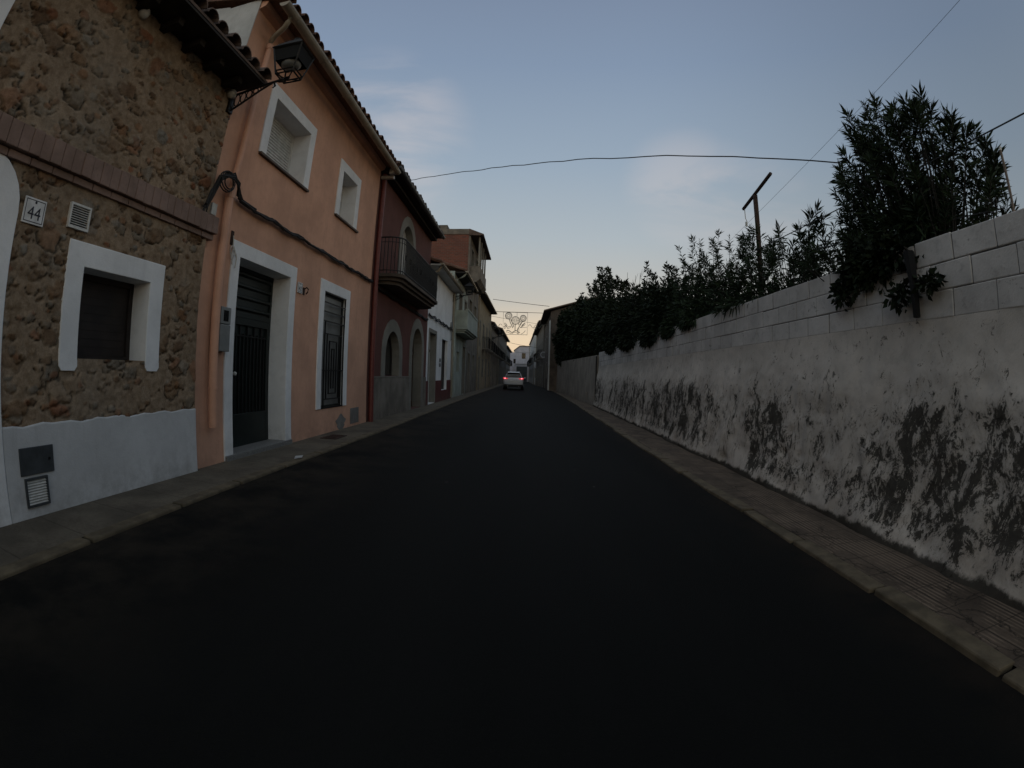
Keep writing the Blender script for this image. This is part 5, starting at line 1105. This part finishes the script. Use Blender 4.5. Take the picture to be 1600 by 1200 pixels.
# ---- drain cover
T = empty('drain_cover', (-3.37, 7.9, 0.097), 0, 'dark rusty drain cover set in the pavement below the orange wall', 'drain cover')
mb = MB(); mb.box(-.15, .15, -.27, .27, 0, .008); mb.build('lid', 'rust', T); mb = MB()
for k in range(5): mb.box(-.11, .11, -.22 + k * .10, -.17 + k * .10, .008, .014)
mb.build('ribs', 'rust', T)
T = empty('paper_scrap', (-2.98, 5.75, .101), .4, 'pale crumpled paper scrap on the left kerb near the door', 'litter'); mb = MB(); mb.add([(-.05, -.09, .0), (.06, -.08, .02), (.05, .0, .005), (.06, .1, .02), (-.05, .09, .0), (-.04, .0, .025)], [(0, 1, 2, 5), (5, 2, 3, 4)]); mb.build('sheet', 'offwhite', T, fixn=False)

# ---- the car ahead
T = empty('white_car', (-1.46, 44.0, 0), 0, 'white sport utility car driving away with its red tail lights on', 'car')
M['paint'] = simple('white_car_paint', (0.55, 0.56, 0.58), 0.25, 0, .02, 1, spec=.5)
M['black_plastic'] = simple('black_plastic', (0.015, .015, .016), .6)
M['tyre'] = simple('tyre_rubber', (.012, .012, .012), .85)
M['rim'] = simple('wheel_rim', (.3, .3, .31), .35, .6)
def lit(name, c, s):
    m = Mat(name); m.color(C4(c, .5)); m.b.inputs['Emission Color'].default_value = C4(c); m.b.inputs['Emission Strength'].default_value = s; return m.m
M['tail'] = lit('lit_tail_lamp', (1.0, .03, .05), 0.7); M['tailcore'] = lit('lit_tail_core', (1.0, .32, .38), 2.0)
#        y     zb    zbelt  wb    ztop  wt
secs = [(0.00, .42, .60, .80, .78, .74), (0.04, .36, .95, .90, 1.02, .82), (0.12, .33, 1.00, .915, 1.10, .80), (0.32, .33, 1.02, .92, 1.36, .68), (0.52, .33, 1.03, .92, 1.56, .60), (0.75, .33, 1.03, .92, 1.625, .58), (1.5, .33, 1.0, .92, 1.66, .60), (2.3, .33, .98, .92, 1.62, .60), (2.75, .33, .97, .92, 1.42, .66), (3.2, .33, .96, .91, 1.10, .74), (3.9, .35, .88, .88, 1.00, .70), (4.25, .38, .75, .82, .88, .62), (4.4, .42, .62, .70, .72, .50)]
mb = MB(); K = 14; vs = []
for (y, zb, zm, wb, zt, wt) in secs:
    hp = [(0, zb), (wb * .85, zb), (wb * .97, zb + .10), (wb, (zb + zm) / 2 + .05), (wb * .985, zm), (wt + .03, zt - .05 if zt - zm > .1 else (zm + zt) / 2 + .01), (wt * .8, zt - .008), (0, zt)]
    full = hp + [(-a, b) for a, b in hp[-2:0:-1]]; vs += [(a, y, b) for a, b in full]
K = len(full); fs = [(i * K + j, (i + 1) * K + j, (i + 1) * K + (j + 1) % K, i * K + (j + 1) % K) for i in range(len(secs) - 1) for j in range(K)] + [tuple(range(K)), tuple(range((len(secs) - 1) * K, len(secs) * K))]
mb.add(vs, fs); o = mb.build('body', 'paint', T, smooth=True); sm = o.modifiers.new('sub', 'SUBSURF'); sm.levels = 1; sm.render_levels = 2
mb = MB(); mb.add([(-.70, .135, 1.12), (.70, .135, 1.12), (.735, .14, 1.16), (.57, .50, 1.50), (.50, .53, 1.53), (-.50, .53, 1.53), (-.57, .50, 1.50), (-.735, .14, 1.16)], [(0, 1, 2, 3, 4, 5, 6, 7)])
rw = mb.build('rear_window', 'dark_glass', T, fixn=False); so_ = rw.modifiers.new('s', 'SOLIDIFY'); so_.thickness = .05; so_.offset = 0
mb = MB(); mb.tube([(.0, .16, 1.13), (.25, .22, 1.24)], .008, 4); mb.build('wiper', 'black_plastic', rw)
for s_ in (-1, 1):
    mb = MB(); mb.add([(s_ * .905, .75, 1.08), (s_ * .905, 2.9, 1.05), (s_ * .70, 2.2, 1.50), (s_ * .66, 1.0, 1.53)], [(0, 1, 2, 3)]); k_ = mb.build('side_window', 'dark_glass', T, fixn=False); q_ = k_.modifiers.new('s', 'SOLIDIFY'); q_.thickness = .04; q_.offset = 0
    mb = MB(); mb.prism([(s_ * .93, .98), (s_ * .93, 1.10), (s_ * .60, 1.07), (s_ * .48, 1.03), (s_ * .62, .97)], .02, .30, 'y'); Lp = mb.build('tail_light', 'tail', T, bevel=.01)
    mb = MB(); mb.box(min(s_ * .70, s_ * .82), max(s_ * .70, s_ * .82), .002, .02, 1.00, 1.07); mb.build('bulb', 'tailcore', Lp)
    mb = MB(); mb.tube([(s_ * .55, .6, 1.64), (s_ * .56, 1.2, 1.70), (s_ * .57, 2.1, 1.68), (s_ * .57, 2.5, 1.60)], .02, 6); mb.build('roof_rail', 'black_plastic', T)
    mb = MB(); mb.obox((s_ * 1.00, 3.0, 1.10), .18, .10, .13, (0, 0, 0)); mb.build('mirror', 'paint', T, bevel=.03)
    for y in (.78, 3.5):
        mb = MB(); mb.tube([(s_ * .70, y, .335), (s_ * .92, y, .335)], .335, 24); Wl = mb.build('wheel', 'tyre', T, bevel=.02); mb = MB(); mb.tube([(s_ * .90, y, .335), (s_ * .93, y, .335)], .22, 16); mb.build('rim', 'rim', Wl)
mb = MB(); mb.box(-.84, .84, -.035, .3, .28, .50); mb.build('bumper', 'black_plastic', T, bevel=.03)
mb = MB(); mb.box(-.27, .27, -.012, .02, .80, .91); mb.build('number_plate', 'white', T)
mb = MB(); mb.prism([(.40, 1.60), (.68, 1.66), (.68, 1.61), (.46, 1.56)], -.56, .56, 'x') if False else mb.add([(-.56, .38, 1.585), (.56, .38, 1.585), (.56, .70, 1.66), (-.56, .70, 1.66), (-.56, .38, 1.56), (.56, .38, 1.56), (.56, .70, 1.60), (-.56, .70, 1.60)], [(0, 1, 2, 3), (7, 6, 5, 4), (0, 4, 5, 1), (1, 5, 6, 2), (2, 6, 7, 3), (3, 7, 4, 0)])
mb.build('spoiler', 'paint', T)
for s_ in (-1, 1): mb = MB(); mb.tube([(s_ * .5, -.04, .33), (s_ * .5, .1, .33)], .035, 8); mb.build('exhaust', 'rim', T)
